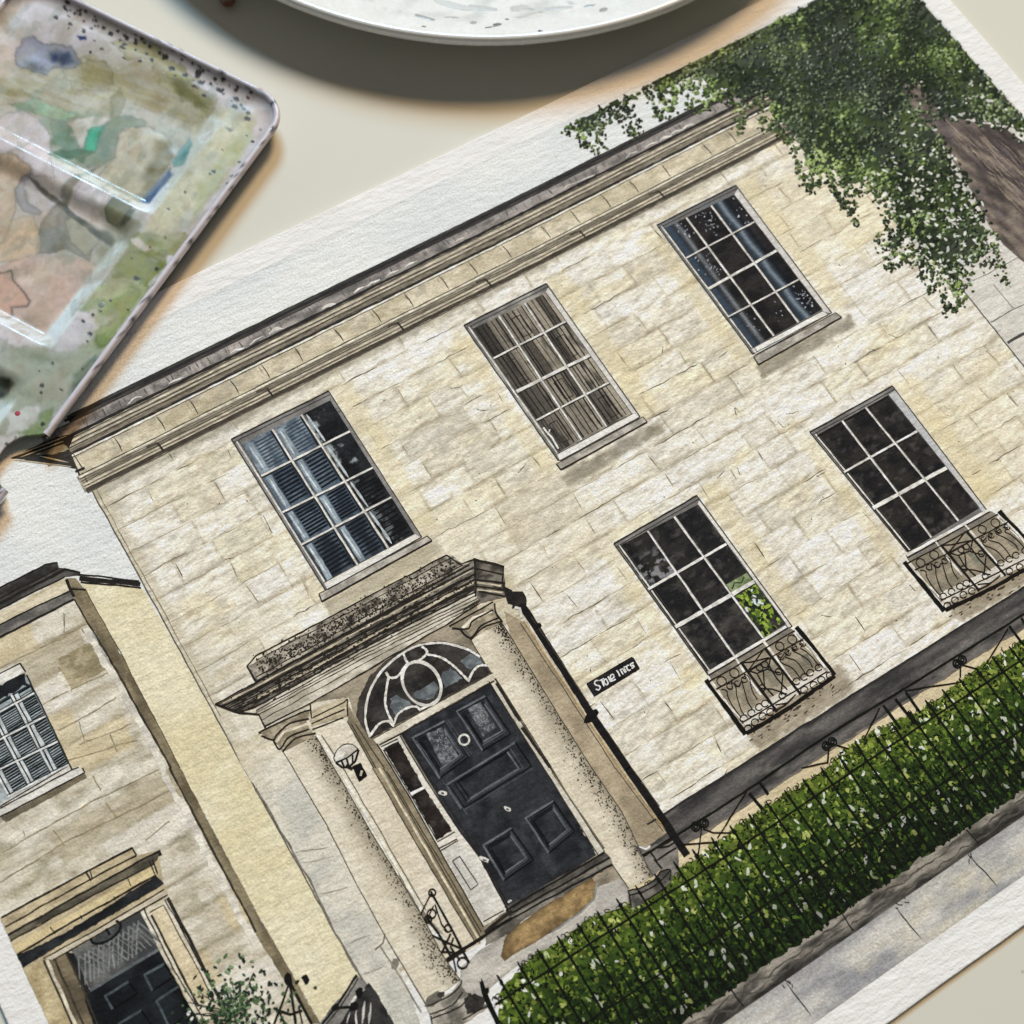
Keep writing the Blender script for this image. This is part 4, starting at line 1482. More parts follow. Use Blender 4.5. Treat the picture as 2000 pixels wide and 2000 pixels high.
s.build('painted_fanlight', PAINTING, label='arched fanlight with white looping tracery over the front door')

# front door --------------------------------------------------------------------
s = Sheet()
DQ = np.r_[K('12', '1095,1680 1765,1290'), K('23', '645,650'), PX([(991, 1782)])]


def door_col(p):
    c = wash('303236', '202226', 5, 5, 6, 2.0, .16)(p)
    return mixc(c, H('4a4e55'), np.clip((fbm(p[:, 0] / 3, p[:, 1] / 3, 15) - .58) * 3, 0, .5))


s.quad(DQ, door_col, 9, .45)
hi, lo = '62666b', '0e1014'
for t in ('535,745 735,640 885,865 705,1000', '812,578 990,480 1150,720 975,825', '978,1420 1155,1312 1292,1512 1110,1642', '1245,1250 1420,1142 1552,1332 1390,1470', '742,1042 1180,772 1282,920 842,1190'):
    q = DR(t)
    cc = q.mean(0)
    for sc, w, c1, c2 in ((1.0, .5, hi, lo), (.93, .3, lo, '2f3339'), (.8, .35, lo, '4a4e54'), (.7, .4, lo, hi)):
        g = cc + (q - cc) * sc
        s.line([g[3], g[0], g[1]], w, c1, 11, wob=.06)
        s.line([g[1], g[2], g[3]], w, c2, 11, wob=.06)
for t in ('620,720 720,680 820,860 720,920', '880,560 960,520 1060,680 980,740'):
    s.poly(DR(t), wash('73777b', '3c4046', 1.0, 1.0, 4, 3.0, .3), 12, .45)
    q = DR(t)
    cen = q.mean(0) + (r.uniform(-.42, .42, (120, 1)) * (q[1] - q[0]) + r.uniform(-.42, .42, (120, 1)) * (q[3] - q[0]))
    s.dabs(cen, .3, .25, r.uniform(0, 3, 120), H('a9adaf') * r.uniform(.5, 1, 120)[:, None], 13)
for t in ('740,640 890,860', '755,630 905,850', '1300,930 860,1200', '560,760 690,960', '720,1010 880,1230'):
    s.line(DR(t), .3, '484c52', 12, wob=.08)
s.loop(DR('858,757')[0], 1.25, w=.5, c='d5d3cc', lev=14)
for x, y, a, b_ in ((720, 1090, 2.2, 1.3), (1128, 1190, 1.9, 1.0), (985, 1510, 2.6, 1.0), (1146, 1772, 1.0, .9)):
    s.dabs(DR('%d,%d' % (x, y)), a, b_, np.array([-.9]), H('d9d7d0'), 14, n=8, irr=.4)
    s.dabs(DR('%d,%d' % (x + 3, y + 4)), a * .4, b_ * .4, np.array([-.9]), H('3a3a3a'), 15)
s.build('painted_front_door', PAINTING, label='navy black panelled front door with white knocker')

s = Sheet()                                                                # frames, side light, step
s.poly(np.r_[K('12', '1765,1285 1800,1262'), DR('1200,620 1440,1000 1745,1450 1700,1490 1400,1000 1150,600')], wash('dcd7ca', 'c7c1b2', 5, 8, 2), 10, .7)
for t in ('1015,390 1150,610 1400,1000 1705,1490', '1050,370 1200,620 1440,1000 1740,1460'):
    s.line(DR(t), .3, '34302a', 12)
s.line(DR('1060,400 1210,640'), 1.0, '2c2925', 12)
s.line(DR('1220,680 1400,930'), .9, '2c2925', 12)
s.line(DR('1410,960 1740,1440'), .35, '6a6252', 12)
s.poly(np.r_[DR('310,780 450,715 620,1010 800,1290 940,1480 1130,1830 980,1932 700,1440 500,1090')], wash('e1ddd2', 'cdc8bb', 6, 8, 3), 10, .7)
s.poly(DR('720,1460 800,1400 910,1460 1100,1800 980,1900'), wash('dedbd3', 'c4c1ba', 5, 5, 3), 11, .7)
for t in ('355,810 445,765 600,1050 520,1095', '530,1110 610,1065 785,1330 690,1385'):
    s.poly(DR(t), pane_dark(3, '2b2522', '191615'), 12, .5)
for t in ('310,780 500,1090 700,1440 980,1932', '335,800 440,750', '350,820 520,1100 690,1390', '690,1400 800,1335', '700,1440 815,1380', '710,1455 820,1390',
          '455,730 620,1010 800,1290 960,1500 1130,1830', '480,720 640,1000 830,1280 1000,1540 1140,1800', '785,1520 830,1490 945,1665 900,1700 785,1520', '980,1900 1110,1830'):
    s.line(DR(t), .32, '2a2622', 13)
s.line(DR('520,1100 610,1055'), .7, 'e6e2d8', 13)
s.poly(DR('1130,1800 1740,1460 1780,1500 1140,1880'), wash('6a655d', '3a3734', 5, 1.5, 4, 2.2), 12, .6)
s.poly(np.r_[DR('1140,1870 1780,1500 1790,1540 1500,1720 1240,1880'), K('23', '0,1230'), K('13', '1730,1340 1740,1260')], wash('8d887e', '55524c', 5, 1.5, 8, 2.2), 12, .6)
for t in ('1120,1830 1740,1465', '1130,1860 1770,1500', '1140,1890 1790,1540'):
    s.line(DR(t), .5, '1b1a18', 14, wob=.12)
s.line(K('13', '1440,1450 1700,1280 1932,1130'), .9, '1b1a18', 14, wob=.1)
s.line(K('13', '1730,1240 1870,1120 1932,1080'), .9, '2a2725', 14, wob=.15)
s.build('painted_door_frame', PAINTING, label='white door frame with narrow dark side light')

# wall lamp --------------------------------------------------------------------
s = Sheet()
s.poly(K('12', '590,1860 610,1800 660,1760 720,1755 770,1790 765,1810 690,1860 620,1890'), wash('e6e3da', 'b3aca0', 3, 2, 2, 2), 13, .5)
s.poly(K('12', '605,1895 690,1855 770,1795 765,1850 735,1900 680,1925 640,1920'), wash('e0ddd3', 'cbc7bb', 2, 2, 2), 13, .5)
for t in ('600,1895 690,1855 775,1790', '605,1895 650,1925 700,1925 750,1880 775,1795', '645,1880 665,1925', '685,1865 700,1920', '730,1835 730,1900'):
    s.line(K('12', t), .55, '1c1a18', 14)
s.line(K('12', '600,1890 588,1850 615,1795 665,1755 725,1755 772,1790'), .3, '4a463f', 14, sm=True)
s.poly(K('12', '690,1775 725,1762 765,1795 700,1845 660,1860'), wash('b0a99c', 'c4beb2', 2, 2, 2), 14, .4)
s.line(K('13', '680,-20 730,10'), 1.0, '1c1a18', 14)
s.poly(K('13', '725,-10 790,-40 840,60 780,105'), wash('1f1d1b', '111010', 3, 3, 2), 14, .6)
s.line(K('13', '790,60 800,20'), .5, 'd9cfb6', 15)
s.build('painted_wall_lamp', PAINTING, label='small black bracket lamp with white globe beside the column')

# name plate -------------------------------------------------------------------
s = Sheet()
NPC = lambda t: ZC(1130, 1260, 150, t)
s.poly(NPC('205,980 1330,305 1385,340 1530,590 395,1290'), wash('2c2b2c', '1a191a', 2, 2, 2, 2), 11, .5)
s.line(NPC('205,980 1330,305 1385,340 1530,590 395,1290 205,980'), .25, '0d0d0d', 12)
for t in ('500,890 430,900 400,960 440,1010 520,1030 540,1080 500,1130 430,1110', '520,900 640,840', '575,870 640,1040', '690,850 640,890 650,960 700,1000 740,960 700,870 690,850',
          '740,790 800,920 850,910', '830,860 890,800 860,740 810,760 800,830 850,900 930,860',
          '950,640 1000,690', '980,660 1040,790', '1040,610 1120,740', '1060,640 1090,590 1180,700', '1130,570 1200,680', '1140,560 1190,540 1240,640', '1270,510 1220,520 1210,580 1260,640 1310,620',
          '1380,440 1300,490 1330,530 1370,510 1390,550 1330,590'):
    s.line(NPC(t), .33, 'f0efea', 13, wob=.005, sm=len(S(t)) > 3, wv=.6)
s.build('painted_name_plate', PAINTING, label='black house name plate with uneven white lettering')

# down pipe ----------------------------------------------------------------------
s = Sheet()
s.line(np.r_[K('22', '40,660 130,790 380,1180 620,1560 870,1932'), K('23', '870,0 1080,300 1320,660')], 2.15, '1b1919', 10, wob=.05, wv=.15)
s.poly(K('22', '0,600 80,600 105,640 110,700 70,690 30,720 0,730'), wash('2e2b29', '161514', 2, 2, 4), 11, .6)
s.poly(K('12', '1860,560 1932,590 1932,700 1900,690'), wash('2e2b29', '161514', 2, 2, 4), 11, .6)
s.line(K('22', '20,720 60,730 75,800'), .7, 'd9d6cf', 12)
s.dabs(K('22', '585,1550 630,1515 200,860'), np.array([3.4, 2.0, 1.6]), np.array([2.2, 1.6, 1.2]), np.array([.2, .2, .2]), H('161415'), 12, n=8)
s.line(np.r_[K('22', '130,800 390,1190 640,1570'), K('23', '900,20 1100,300')] + (.55, 0), .2, '4c4a49', 11, wv=1)
s.build('painted_down_pipe', PAINTING, label='straight black down pipe right of the porch')

# step railing between column and door
s = Sheet()
for t, w in (('1320,930 1400,1080 1500,1260 1610,1470', .6), ('1320,950 1240,1110', .4), ('1340,1040 1280,1160', .4), ('1350,1030 1400,1180 1450,1240', .4), ('1290,1130 1380,1250 1480,1440', .6),
             ('1330,1260 1450,1320 1570,1370', .5), ('1400,1400 1470,1250', .6), ('1440,1460 1580,1370', .7), ('1400,1390 1480,1390 1510,1540', .5), ('1490,1280 1470,1350 1540,1450', .5)):
    s.line(K('13', t), w, '1b1a18', 15)
for x, y, q in ((1330, 940, .8), (1325, 1100, 1.0), (1450, 1210, .8), (1560, 1470, 1.2), (1300, 1140, .8)):
    s.loop(K('13', '%d,%d' % (x, y))[0], q, w=.45, c='1b1a18', lev=15)
s.build('painted_step_rail', PAINTING)

# ---- tree ---------------------------------------------------------------------------
TC = lambda t: ZC(1040, 0, 960, t)
trunk = np.r_[TC('1440,330 1520,330 1600,440 1680,470 1850,500 1932,560 2100,760 2300,1100 2100,1180 1932,1030 1850,960 1790,880 1730,760 1640,610 1580,520 1500,440')]
low = TC('120,495 205,565 265,590 275,500 330,450 400,535 415,480 380,400 440,350 505,470 545,450 560,370 640,330 600,420 660,430 760,380 800,420 820,520 840,420 900,400 905,500 '
         '960,510 985,540 1010,560 1060,700 1080,745 1130,720 1170,700 1200,790 1270,880 1250,760 1330,750 1380,800 1390,900 1350,950 1400,1060 1460,1030 1480,960 1520,1060 1570,1150 '
         '1585,1060 1630,1240 1690,1190 1720,1080 1800,1030 1860,1110 1840,1010 1820,900 1800,870 1760,790 1700,680 1640,560 1720,500 1850,520 1932,560')
edge_top = TC('120,495 1080,0')
top_y = lambda x: np.interp(x, [edge_top[0][0], edge_top[1][0], TX1], [edge_top[0][1], TY1 - .2, TY1])
CROWN = np.r_[low, [[199, low[-1][1] - 2], [199, 96.4], edge_top[1], [150, 96.9], [120, 96.4], edge_top[0]]]


def crown_col(p):
    n = fbm(p[:, 0] / 9, p[:, 1] / 9, 5)
    c = mixc(H('47572f'), H('20291d'), np.clip((n - .33) * 2.6, 0, 1))
    c = mixc(c, H('4a4f4c'), np.clip((fbm(p[:, 0] / 14, p[:, 1] / 10, 11) - .55) * 3, 0, .7))
    return c


t1 = Sheet()


def trunk_col(p):
    n = fbm((p[:, 0] + p[:, 1] * .28) / 2.2, p[:, 1] / 7, 7)
    c = mixc(H('968a7c'), H('4d4644'), np.clip((n - .3) * 2.8, 0, 1))
    c = mixc(c, H('675c62'), np.clip((fbm(p[:, 0] / 8, p[:, 1] / 8, 3) - .5) * 3, 0, .6))
    return mixc(c, H('2b2628'), np.clip((fbm(p[:, 0] / 5, p[:, 1] / 14, 13) - .58) * 4, 0, .8))


t1.poly(trunk, trunk_col, 8, .8)
r = np.random.default_rng(13)
for k in range(150):
    u = r.uniform(0, 1)
    a = TC('1600,470 1850,520')
    q0 = a[0] * (1 - u) + a[1] * u + (0, r.uniform(-40, 2))
    L = r.uniform(5, 20)
    t1.line([q0, q0 + (r.normal(.6, .4), -L / 2), q0 + (r.normal(1.0, .5), -L)], r.uniform(.1, .26), ['a89a86', '3a3334', '6a5f62'][r.integers(0, 3)], 9, wob=.3, taper=.4, wv=1.2)
t1.build('painted_tree_trunk', PAINTING, label='purple brown trunk of the painted tree')

t2 = Sheet()
inside = lambda q: pip(CROWN, q) & (q[:, 0] < 198.7) & (q[:, 1] < top_y(q[:, 0]) - .1)
t2.grid(CROWN[:, 0].min(), 199, -30, 97, .8, lambda q: inside(q) & (pdist(low, q, False) > 2.6), crown_col, 7)
n = 12500
cen = np.c_[r.uniform(CROWN[:, 0].min(), 198.4, n), r.uniform(-30, 96.2, n)]
ok = (pip(CROWN, cen) | (pdist(CROWN, cen) < .7)) & (cen[:, 1] < top_y(cen[:, 0]) - .5)
ok &= (pdist(low, cen, False) > 2.4) | (r.random(n) < .62)
ok &= ~(pip(trunk, cen) & (cen[:, 1] < trunk[3][1] + 3) & (pdist(trunk, cen) > 1.5))
cen = cen[ok]
n = len(cen)
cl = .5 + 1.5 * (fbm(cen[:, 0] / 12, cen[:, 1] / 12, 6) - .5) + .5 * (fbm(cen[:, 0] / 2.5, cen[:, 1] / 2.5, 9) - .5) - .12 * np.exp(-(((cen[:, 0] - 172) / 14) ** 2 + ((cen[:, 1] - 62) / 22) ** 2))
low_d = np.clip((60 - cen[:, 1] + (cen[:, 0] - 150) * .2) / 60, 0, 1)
pal = np.array([H(x) for x in ('273122', '3a4830', '51633a', '687c47', '829757', '9db070')])
idx = np.clip(((cl - .34) * 11 + r.normal(0, 1.1, n)).astype(int), 0, 5)
cols = pal[idx] * r.uniform(.85, 1.15, n)[:, None]
gr = fbm(cen[:, 0] / 18 + 8, cen[:, 1] / 14, 16)[:, None]
cols = np.where(gr > .54, cols * .5 + H('4c5450') * .5, cols)
ang = r.uniform(-.2, 1.0, n)
ln, wd = r.uniform(1.0, 2.1, n), r.uniform(.7, 1.4, n)
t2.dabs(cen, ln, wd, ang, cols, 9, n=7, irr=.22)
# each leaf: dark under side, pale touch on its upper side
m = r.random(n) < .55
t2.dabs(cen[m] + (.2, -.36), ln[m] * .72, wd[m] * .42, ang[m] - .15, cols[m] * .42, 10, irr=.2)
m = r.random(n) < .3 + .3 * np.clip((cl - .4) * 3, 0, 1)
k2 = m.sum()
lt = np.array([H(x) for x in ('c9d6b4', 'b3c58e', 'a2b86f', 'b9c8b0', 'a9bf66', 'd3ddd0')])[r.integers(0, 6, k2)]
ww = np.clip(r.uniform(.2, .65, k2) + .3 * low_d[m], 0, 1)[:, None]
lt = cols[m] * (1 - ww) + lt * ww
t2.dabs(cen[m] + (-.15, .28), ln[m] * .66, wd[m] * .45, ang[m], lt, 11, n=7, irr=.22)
# gaps of pale wall between the lower leaves
m = (r.random(n) < .2 * np.clip(low_d * 1.3 - .2, 0, 1)) & (pdist(CROWN, cen) > .5)
k3 = m.sum()
t2.dabs(cen[m] + r.normal(0, .6, (k3, 2)), r.uniform(.7, 2.0, k3), r.uniform(.5, 1.1, k3), r.uniform(0, 3, k3), H('dcded6') * r.uniform(.85, 1.03, k3)[:, None], 12, irr=.4)
m = r.random(n) < .2
k3 = m.sum()
t2.dabs(cen[m] + r.normal(0, .6, (k3, 2)), r.uniform(.5, 1.4, k3), r.uniform(.35, .8, k3), r.uniform(0, 3, k3), H('1a241d') * r.uniform(.8, 1.5, k3)[:, None], 12, irr=.35)
# loose leaves along the fringe, strung on drooping twigs
i0 = r.integers(0, len(low) - 9, 620)
tt_ = r.random((620, 1))
pts = low[i0] * (1 - tt_) + low[i0 + 1] * tt_ + r.normal(0, .9, (620, 2))
pts = pts[(pts[:, 1] < top_y(pts[:, 0]) - .6)]
k4 = len(pts)
t2.dabs(pts, r.uniform(.6, 1.5, k4), r.uniform(.45, .95, k4), r.uniform(0, 3, k4), pal[r.integers(0, 4, k4)] * r.uniform(.7, 1.1, k4)[:, None], 13, irr=.3)
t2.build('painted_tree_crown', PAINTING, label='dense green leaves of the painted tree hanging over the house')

# ---- the smaller house at the left -----------------------------------------------------
s = Sheet()


def left_wall_col(p):
    c = wash('ddd8ca', 'c4bca8', 7, 3.5, 4, 2.2)(p)
    c = mixc(c, H('979077'), np.clip((fbm(p[:, 0] / 5, p[:, 1] / 3, 9) - .57) * 4, 0, .55))
    c = mixc(c, H('ddd7c6'), np.clip((fbm(p[:, 0] / 6 + 7, p[:, 1] / 3, 12) - .56) * 4, 0, .8))
    x, y = p[:, 0], p[:, 1]
    wx, wy = x + 1.0 * (fbm(x / 5, y / 5, 3) - .5), y + .8 * (fbm(x / 7, y / 4, 8) - .5)
    kr = np.floor((12 - wy) / 8.4)
    fr = (12 - wy) / 8.4 - kr
    ks = np.floor((wx + 153 + 7.3 * (kr % 3)) / 17.0)
    hsh = np.modf(np.abs(np.sin(kr * 12.9 + ks * 78.2)) * 43758.5)[0]
    k2 = (y > -72)
    c = np.where(((hsh < .2) & k2)[:, None], mixc(c, H('a3987c'), np.full(len(c), .5)), c)
    c = np.where(((hsh > .2) & (hsh < .34) & k2)[:, None], mixc(c, H('cdbb8e'), np.full(len(c), .5)), c)
    c = np.where(((hsh > .8) & k2)[:, None], mixc(c, H('e6e2d8'), np.full(len(c), .6)), c)
    e = np.exp(-((1 - fr) * 8.4 / .8) ** 2) + np.exp(-(fr * 8.4 / .5) ** 2)
    c = mixc(c, H('8b8169'), np.clip(e * .75 * np.clip((fbm(x / 8, y / 3, 14) - .35) * 3, 0, 1), 0, .8) * k2)
    g = fbm(x / 3.4, y / .7, 16, 3)
    return c * (1 + .22 * (g - .5))[:, None]


lw = np.r_[K('02', '-900,1350 0,870 540,610 560,660 880,1200 1290,1932'), K('03', '1280,0 1932,1240'), K('13', '420,1932'), PX([(640, 2060), (100, 2260)])]
s.poly(np.r_[lw, [[TX0, -60], [TX0, 10]]], left_wall_col, 4, .75)
for t in ('0,1185 620,860 680,840', '310,1460 810,1210 860,1180', '440,1650 880,1400', '600,1760 990,1600', '500,1880 1040,1720'):
    s.line(K('02', t), .36, '857a60', 5, wob=.25, wv=1.2, a=.75)
for t in ('480,760 490,950', '440,1170 540,1360', '620,880 690,980', '600,1580 640,1720', '830,1680 890,1810'):
    s.line(K('02', t), .32, '6f6550', 5, wob=.2, wv=1.2, a=.75)
for t in ('20,640 450,390 720,240 1200,10', '0,860 500,560 900,370 1290,170', '180,470 200,520', '700,60 760,170', '800,260 870,370', '400,470 480,590', '1100,550 1280,400'):
    s.line(K('03', t), .34, '7d725a', 5, wob=.25, wv=1.2, a=.75)
s.poly(K('02', '440,1110 640,1000 700,980 800,1190 540,1340 480,1250'), wash('b5a98c', '8f8468', 3, 3, 5, 2.4), 5, .7)
s.line(K('02', '450,1210 530,1350'), .9, 'e6dfcd', 6, wob=.1)
s.build('painted_left_facade', PAINTING, label='stone front of the small house at the left')

s = Sheet()                                                             # its side wall and quoin
sidep = np.r_[K('02', '600,525 1070,575 1250,870 1480,1280 1830,1932'), K('13', '0,170 190,500 420,900 600,1260 830,1640 760,1932'), K('13', '490,1932 0,1080'), K('03', '1360,0'), K('02', '1160,1550 930,1100 640,580')]
s.poly(sidep, wash('e4ddc0', 'dcd2ae', 14, 10, 6, 1.6), 5, .9)
s.poly(np.r_[K('02', '490,500 570,500 640,580 930,1100 1160,1550 1360,1932'), K('03', '1360,0 1932,1080'), K('13', '0,1080 490,1932 420,1932 0,1260'), K('03', '1932,1240 1280,0'), K('02', '1290,1932 880,1200 560,660')],
       wash('8d8269', '655c49', 3, 7, 7, 2.2), 6, .7)
s.line(np.r_[K('02', '560,660 880,1200 1290,1932'), K('03', '1280,0 1932,1240')], .55, '37322a', 8, wob=.12, wv=.7)
s.line(np.r_[K('02', '650,590 930,1100 1360,1932')], .25, '5a523f', 7, wob=.1)
s.line(np.r_[K('02', '660,900 860,1260 1100,1640 1230,1932'), K('03', '1240,40 1600,720 1932,1330')], 1.5, 'd9d4c8', 7, wob=.25, wv=.7)
s.poly(K('02', '670,930 720,900 850,1180 810,1200'), wash('b3b1aa', '9a9994', 2, 3, 5), 7, .7)
s.poly(K('13', '340,1580 380,1555 405,1600 375,1640'), '1a1a1d', 8, .5)
s.build('painted_side_wall', PAINTING, label='plain yellow side wall between the two houses')

s = Sheet()                                                             # its cornice
s.poly(K('02', '-900,1050 0,570 340,395 435,380 445,425 0,660 -900,1130'), wash('55514d', '2f2d2b', 3, 1.5, 5, 2.4), 7, .7)
s.poly(K('02', '-900,1130 0,655 440,420 480,425 600,450 590,480 490,490 0,740 -900,1220'), wash('5d5a56', '393735', 5, 1, 5, 2.4), 7, .7)
s.poly(K('02', '-900,1230 0,750 490,500 530,590 0,850 -900,1330'), wash('ddd3ba', 'c3b89d', 6, 2, 5), 7, .7)
s.poly(K('02', '-900,1330 0,850 530,590 560,660 0,950 -900,1430'), wash('8d8983', '5c5a57', 6, 2, 5, 2), 7, .7)
for t, w in (('-900,1050 0,575 340,398 435,382', .5), ('0,690 480,440', .8), ('0,650 440,425', .5), ('0,730 490,490', .4), ('0,850 540,590', .5), ('0,945 560,660', .7), ('480,430 600,455 595,480', .6),
             ('595,470 1050,520', .45), ('600,500 1060,545', 1.4), ('610,530 1065,572', .5), ('540,580 650,585', .6), ('500,510 560,640', .9)):
    s.line(K('02', t), w, '24221f', 9, wob=.12)
s.build('painted_left_cornice', PAINTING)

# left window with louvres
w = Sheet()
WL = lambda t: PX(S(t) * (400 / 1932.0) + np.array([0, 1250]))
w.poly(WL('-200,530 240,310 680,1220 -20,1580 -200,1500'), wash('aab3b6', '7f898e', 3, 5, 3), 7, .7)
w.poly(WL('-200,420 190,220 245,300 0,425 -200,530'), wash('e6e4dd', 'd8d5cc', 5, 2, 3), 9, .7)
w.poly(WL('-200,500 0,425 150,340 235,315 275,420 0,560'), wash('24282c', '15171a', 3, 2, 3), 8, .7, wob=.3)
w.poly(WL('-20,1560 650,1175 690,1220 745,1195 800,1250 10,1670 -20,1620'), wash('e3e1da', 'd2cfc7', 5, 2, 3), 9, .7)
for t in ('0,1590 680,1225 745,1200', '0,1670 800,1250', '780,1205 800,1250', '-10,1580 640,1190', '190,220 245,300', '-100,370 190,220', '250,330 470,770 680,1220'):
    w.line(WL(t), .4, '2b2a28', 11, wob=.06)
w.poly(WL('10,1680 800,1260 820,1300 60,1720'), wash('5f594c', '7d745f', 3, 2, 3), 6, .7)
o = w.build('painted_window', PAINTING, label='louvred window of the small house at the left edge')
Lv = [WL(t) for t in ('-190,1000 75,1480', '0,870 270,1380', '85,500 480,1250', '250,350 670,1210')]
Th = [WL(t) for t in ('0,575 250,435', '0,680 310,510', '0,940 410,730', '0,1220 540,960', '75,1480 640,1180')]
for i in range(3):
    for j in range(4):
        q = np.array([isect(Lv[i], Th[j]), isect(Lv[i + 1], Th[j]), isect(Lv[i + 1], Th[j + 1]), isect(Lv[i], Th[j + 1])])
        if q[:, 0].max() < TX0 + 1:
            continue
        q[:, 0] = np.maximum(q[:, 0], TX0 + .1)
        pn = Sheet()
        pn.quad(q, wash('4a5559', '2c3438', 3, 3, 4), 8, .6)
        h = q[0][1] - q[3][1]
        pn.line([q[0] + (1.1, -.5), q[3] + (1.1, .5)], 1.1, 'c3c9ca', 9, wob=.1)
        pn.line([q[0] + (.3, 0), q[3] + (.3, 0)], .5, 'd6dad8', 10, wob=.05)
        pn.line([q[0] + (.75, 0), q[3] + (.75, 0)], .4, '222a2f', 10, wob=.1)
        nn = 6 if j == 0 else 9
        for k in range(nn):
            y = q[0][1] - .5 - (h - .9) * (k + .5) / nn
            pn.line([(q[0][0] + 2.0, y), (q[1][0] - .2, y + .15)], .52, '12171b', 9, wob=.03)
            pn.line([(q[0][0] + 2.0, y - .42), (q[1][0] - .2, y - .27)], .28, '9aa4a7', 9, wob=.03)
        pn.line([q[3], q[2]], .42, 'dcdedb', 11, wob=.03)
        pn.line([q[3] + (0, .45), q[2] + (0, .45)], .25, '20262a', 11, wob=.03)
        pn.build('painted_pane', o)

# left doorway
s = Sheet()
L3 = lambda t: K('03', t)
s.poly(L3('0,1130 640,790 1000,600 1030,660 1200,620 1230,860 1270,950 400,1440 160,1510 120,1420 60,1260'), wash('cbbd9c', 'a99c80', 6, 2, 5, 2), 7, .7)
s.poly(L3('60,1250 700,900 1190,630 1200,660 1160,720 80,1300'), wash('6d6758', '47433a', 6, 1.5, 5, 2), 8, .6)
s.poly(L3('90,1340 600,1070 1150,740 1180,800 120,1410'), wash('d9c89e', 'c9b88e', 6, 2, 5), 8, .7)
s.poly(L3('120,1420 500,1240 1180,815 1240,870 1200,900 300,1430 160,1520'), wash('2f3134', '1a1b1d', 5, 1.5, 5), 9, .6)
s.poly(L3('330,1440 800,1180 1230,920 1265,955 1060,1070 540,1370 400,1450'), wash('d6cdb9', 'bdb39e', 5, 2, 5), 9, .6)
s.poly(L3('540,1380 1060,1080 1195,1360 680,1665'), wash('6b6c6a', '3f4142', 4, 4, 5, 2), 9, .6)
for k in range(13):
    f0 = k / 13
    a, b_ = L3('600,1420 1080,1130')
    c_, d_ = L3('700,1600 1160,1340')
    s.line([a * (1 - f0) + b_ * f0, c_ * (1 - f0) + d_ * f0 + (-3, 0)], .35, '9fa2a1', 10, wob=.25, wv=1, a=.6, under='505252')
    s.line([a * (1 - f0) + b_ * f0, c_ * (1 - f0) + d_ * f0 + (3, 0)], .35, '8b8e8e', 10, wob=.25, wv=1, a=.6, under='505252')
s.loop(L3('800,1240')[0], 3.6, 1.9, w=.7, c='17181a', lev=11, a0=160, a1=395)
s.line(L3('800,1210 830,1260'), .6, '17181a', 11)
for t, w in (('10,1130 640,790 1000,600', .55), ('40,1200 660,850 1030,660', .4), ('60,1260 700,900 1200,625', .5), ('80,1310 700,960 1170,720', .35), ('1000,600 1030,660', .4),
             ('650,780 690,850', .4), ('680,770 700,840', .3), ('1130,700 1170,800', .35), ('1150,690 1190,800', .35), ('120,1415 600,1130 1180,810', .5), ('330,1440 800,1180 1240,915', .35), ('400,1450 1265,955', .35),
             ('380,1200 420,1250', .3), ('610,1110 620,1140', .3), ('860,970 870,1000', .3), ('960,820 990,890', .25), ('1200,620 1215,660', .7)):
    s.line(L3(t), w, '25231f', 12, wob=.1, wv=.6)
s.build('painted_left_doorway', PAINTING, label='shadowed doorway with lined canopy on the small left house')
s = Sheet()
s.poly(L3('680,1690 1200,1370 1480,1880 1560,2060 760,2060 640,1760'), wash('22262a', '14171a', 5, 5, 5, 2), 9, .6)
for t in ('790,1720 970,1610 1040,1700 850,1820', '1090,1560 1240,1480 1310,1580 1150,1680', '1180,1760 1350,1650 1430,1850 1280,1960', '900,1930 1070,1830 1140,1932 1000,2020'):
    q = L3(t)
    s.line(np.r_[q[[3]], q[[0]], q[[1]]], .6, '4b555a', 11, wob=.1)
    s.line(np.r_[q[[1]], q[[2]], q[[3]]], .5, '0a0c0e', 11, wob=.1)
s.line(L3('680,1680 1195,1370'), .7, '5d6467', 11)
s.dabs(L3('1425,1850 1450,1890'), 1.2, .7, np.array([.4, .4]), H('e6e6e2'), 12)
s.build('painted_left_door', PAINTING, label='black panelled door of the small left house')
s = Sheet()
s.poly(L3('1085,1060 1240,990 1270,1000 1660,1740 1560,1932 1480,1900'), wash('e0d8c6', 'd0c6b0', 6, 6, 5), 9, .7)
s.poly(L3('1140,1090 1230,1035 1600,1720 1490,1790'), wash('dccfb0', 'cdbf9d', 5, 5, 8), 10, .7)
for t, w in (('1085,1060 1300,1500 1560,1932', .35), ('1130,1090 1235,1030 1610,1740', .3), ('1140,1110 1500,1800', .6), ('1265,980 1430,1290 1570,1580 1660,1740', .9), ('1245,990 1640,1720', .3)):
    s.line(L3(t), w, '2f2c27', 12, wob=.1)
s.poly(L3('170,1520 330,1450 600,1990 400,1990'), wash('c9bb96', 'a99a76', 4, 7, 5, 2), 8, .7)
s.poly(L3('330,1450 500,1390 640,1700 780,2060 620,2060'), wash('7d725c', '5c5344', 4, 7, 5, 2), 8, .7)
s.poly(L3('500,1390 560,1400 680,1680 760,1900 800,2060 740,2060 640,1720'), wash('2d2d2d', '1c1c1d', 3, 5, 5), 9, .7)
for t in ('330,1450 560,1960', '410,1440 660,1990', '500,1390 640,1700 760,2000'):
    s.line(L3(t), .5, '3a352c', 11, wob=.12)
s.line(L3('350,1450 600,1990'), .7, 'd8cfba', 11, wob=.15)
s.build('painted_left_pillars', PAINTING)

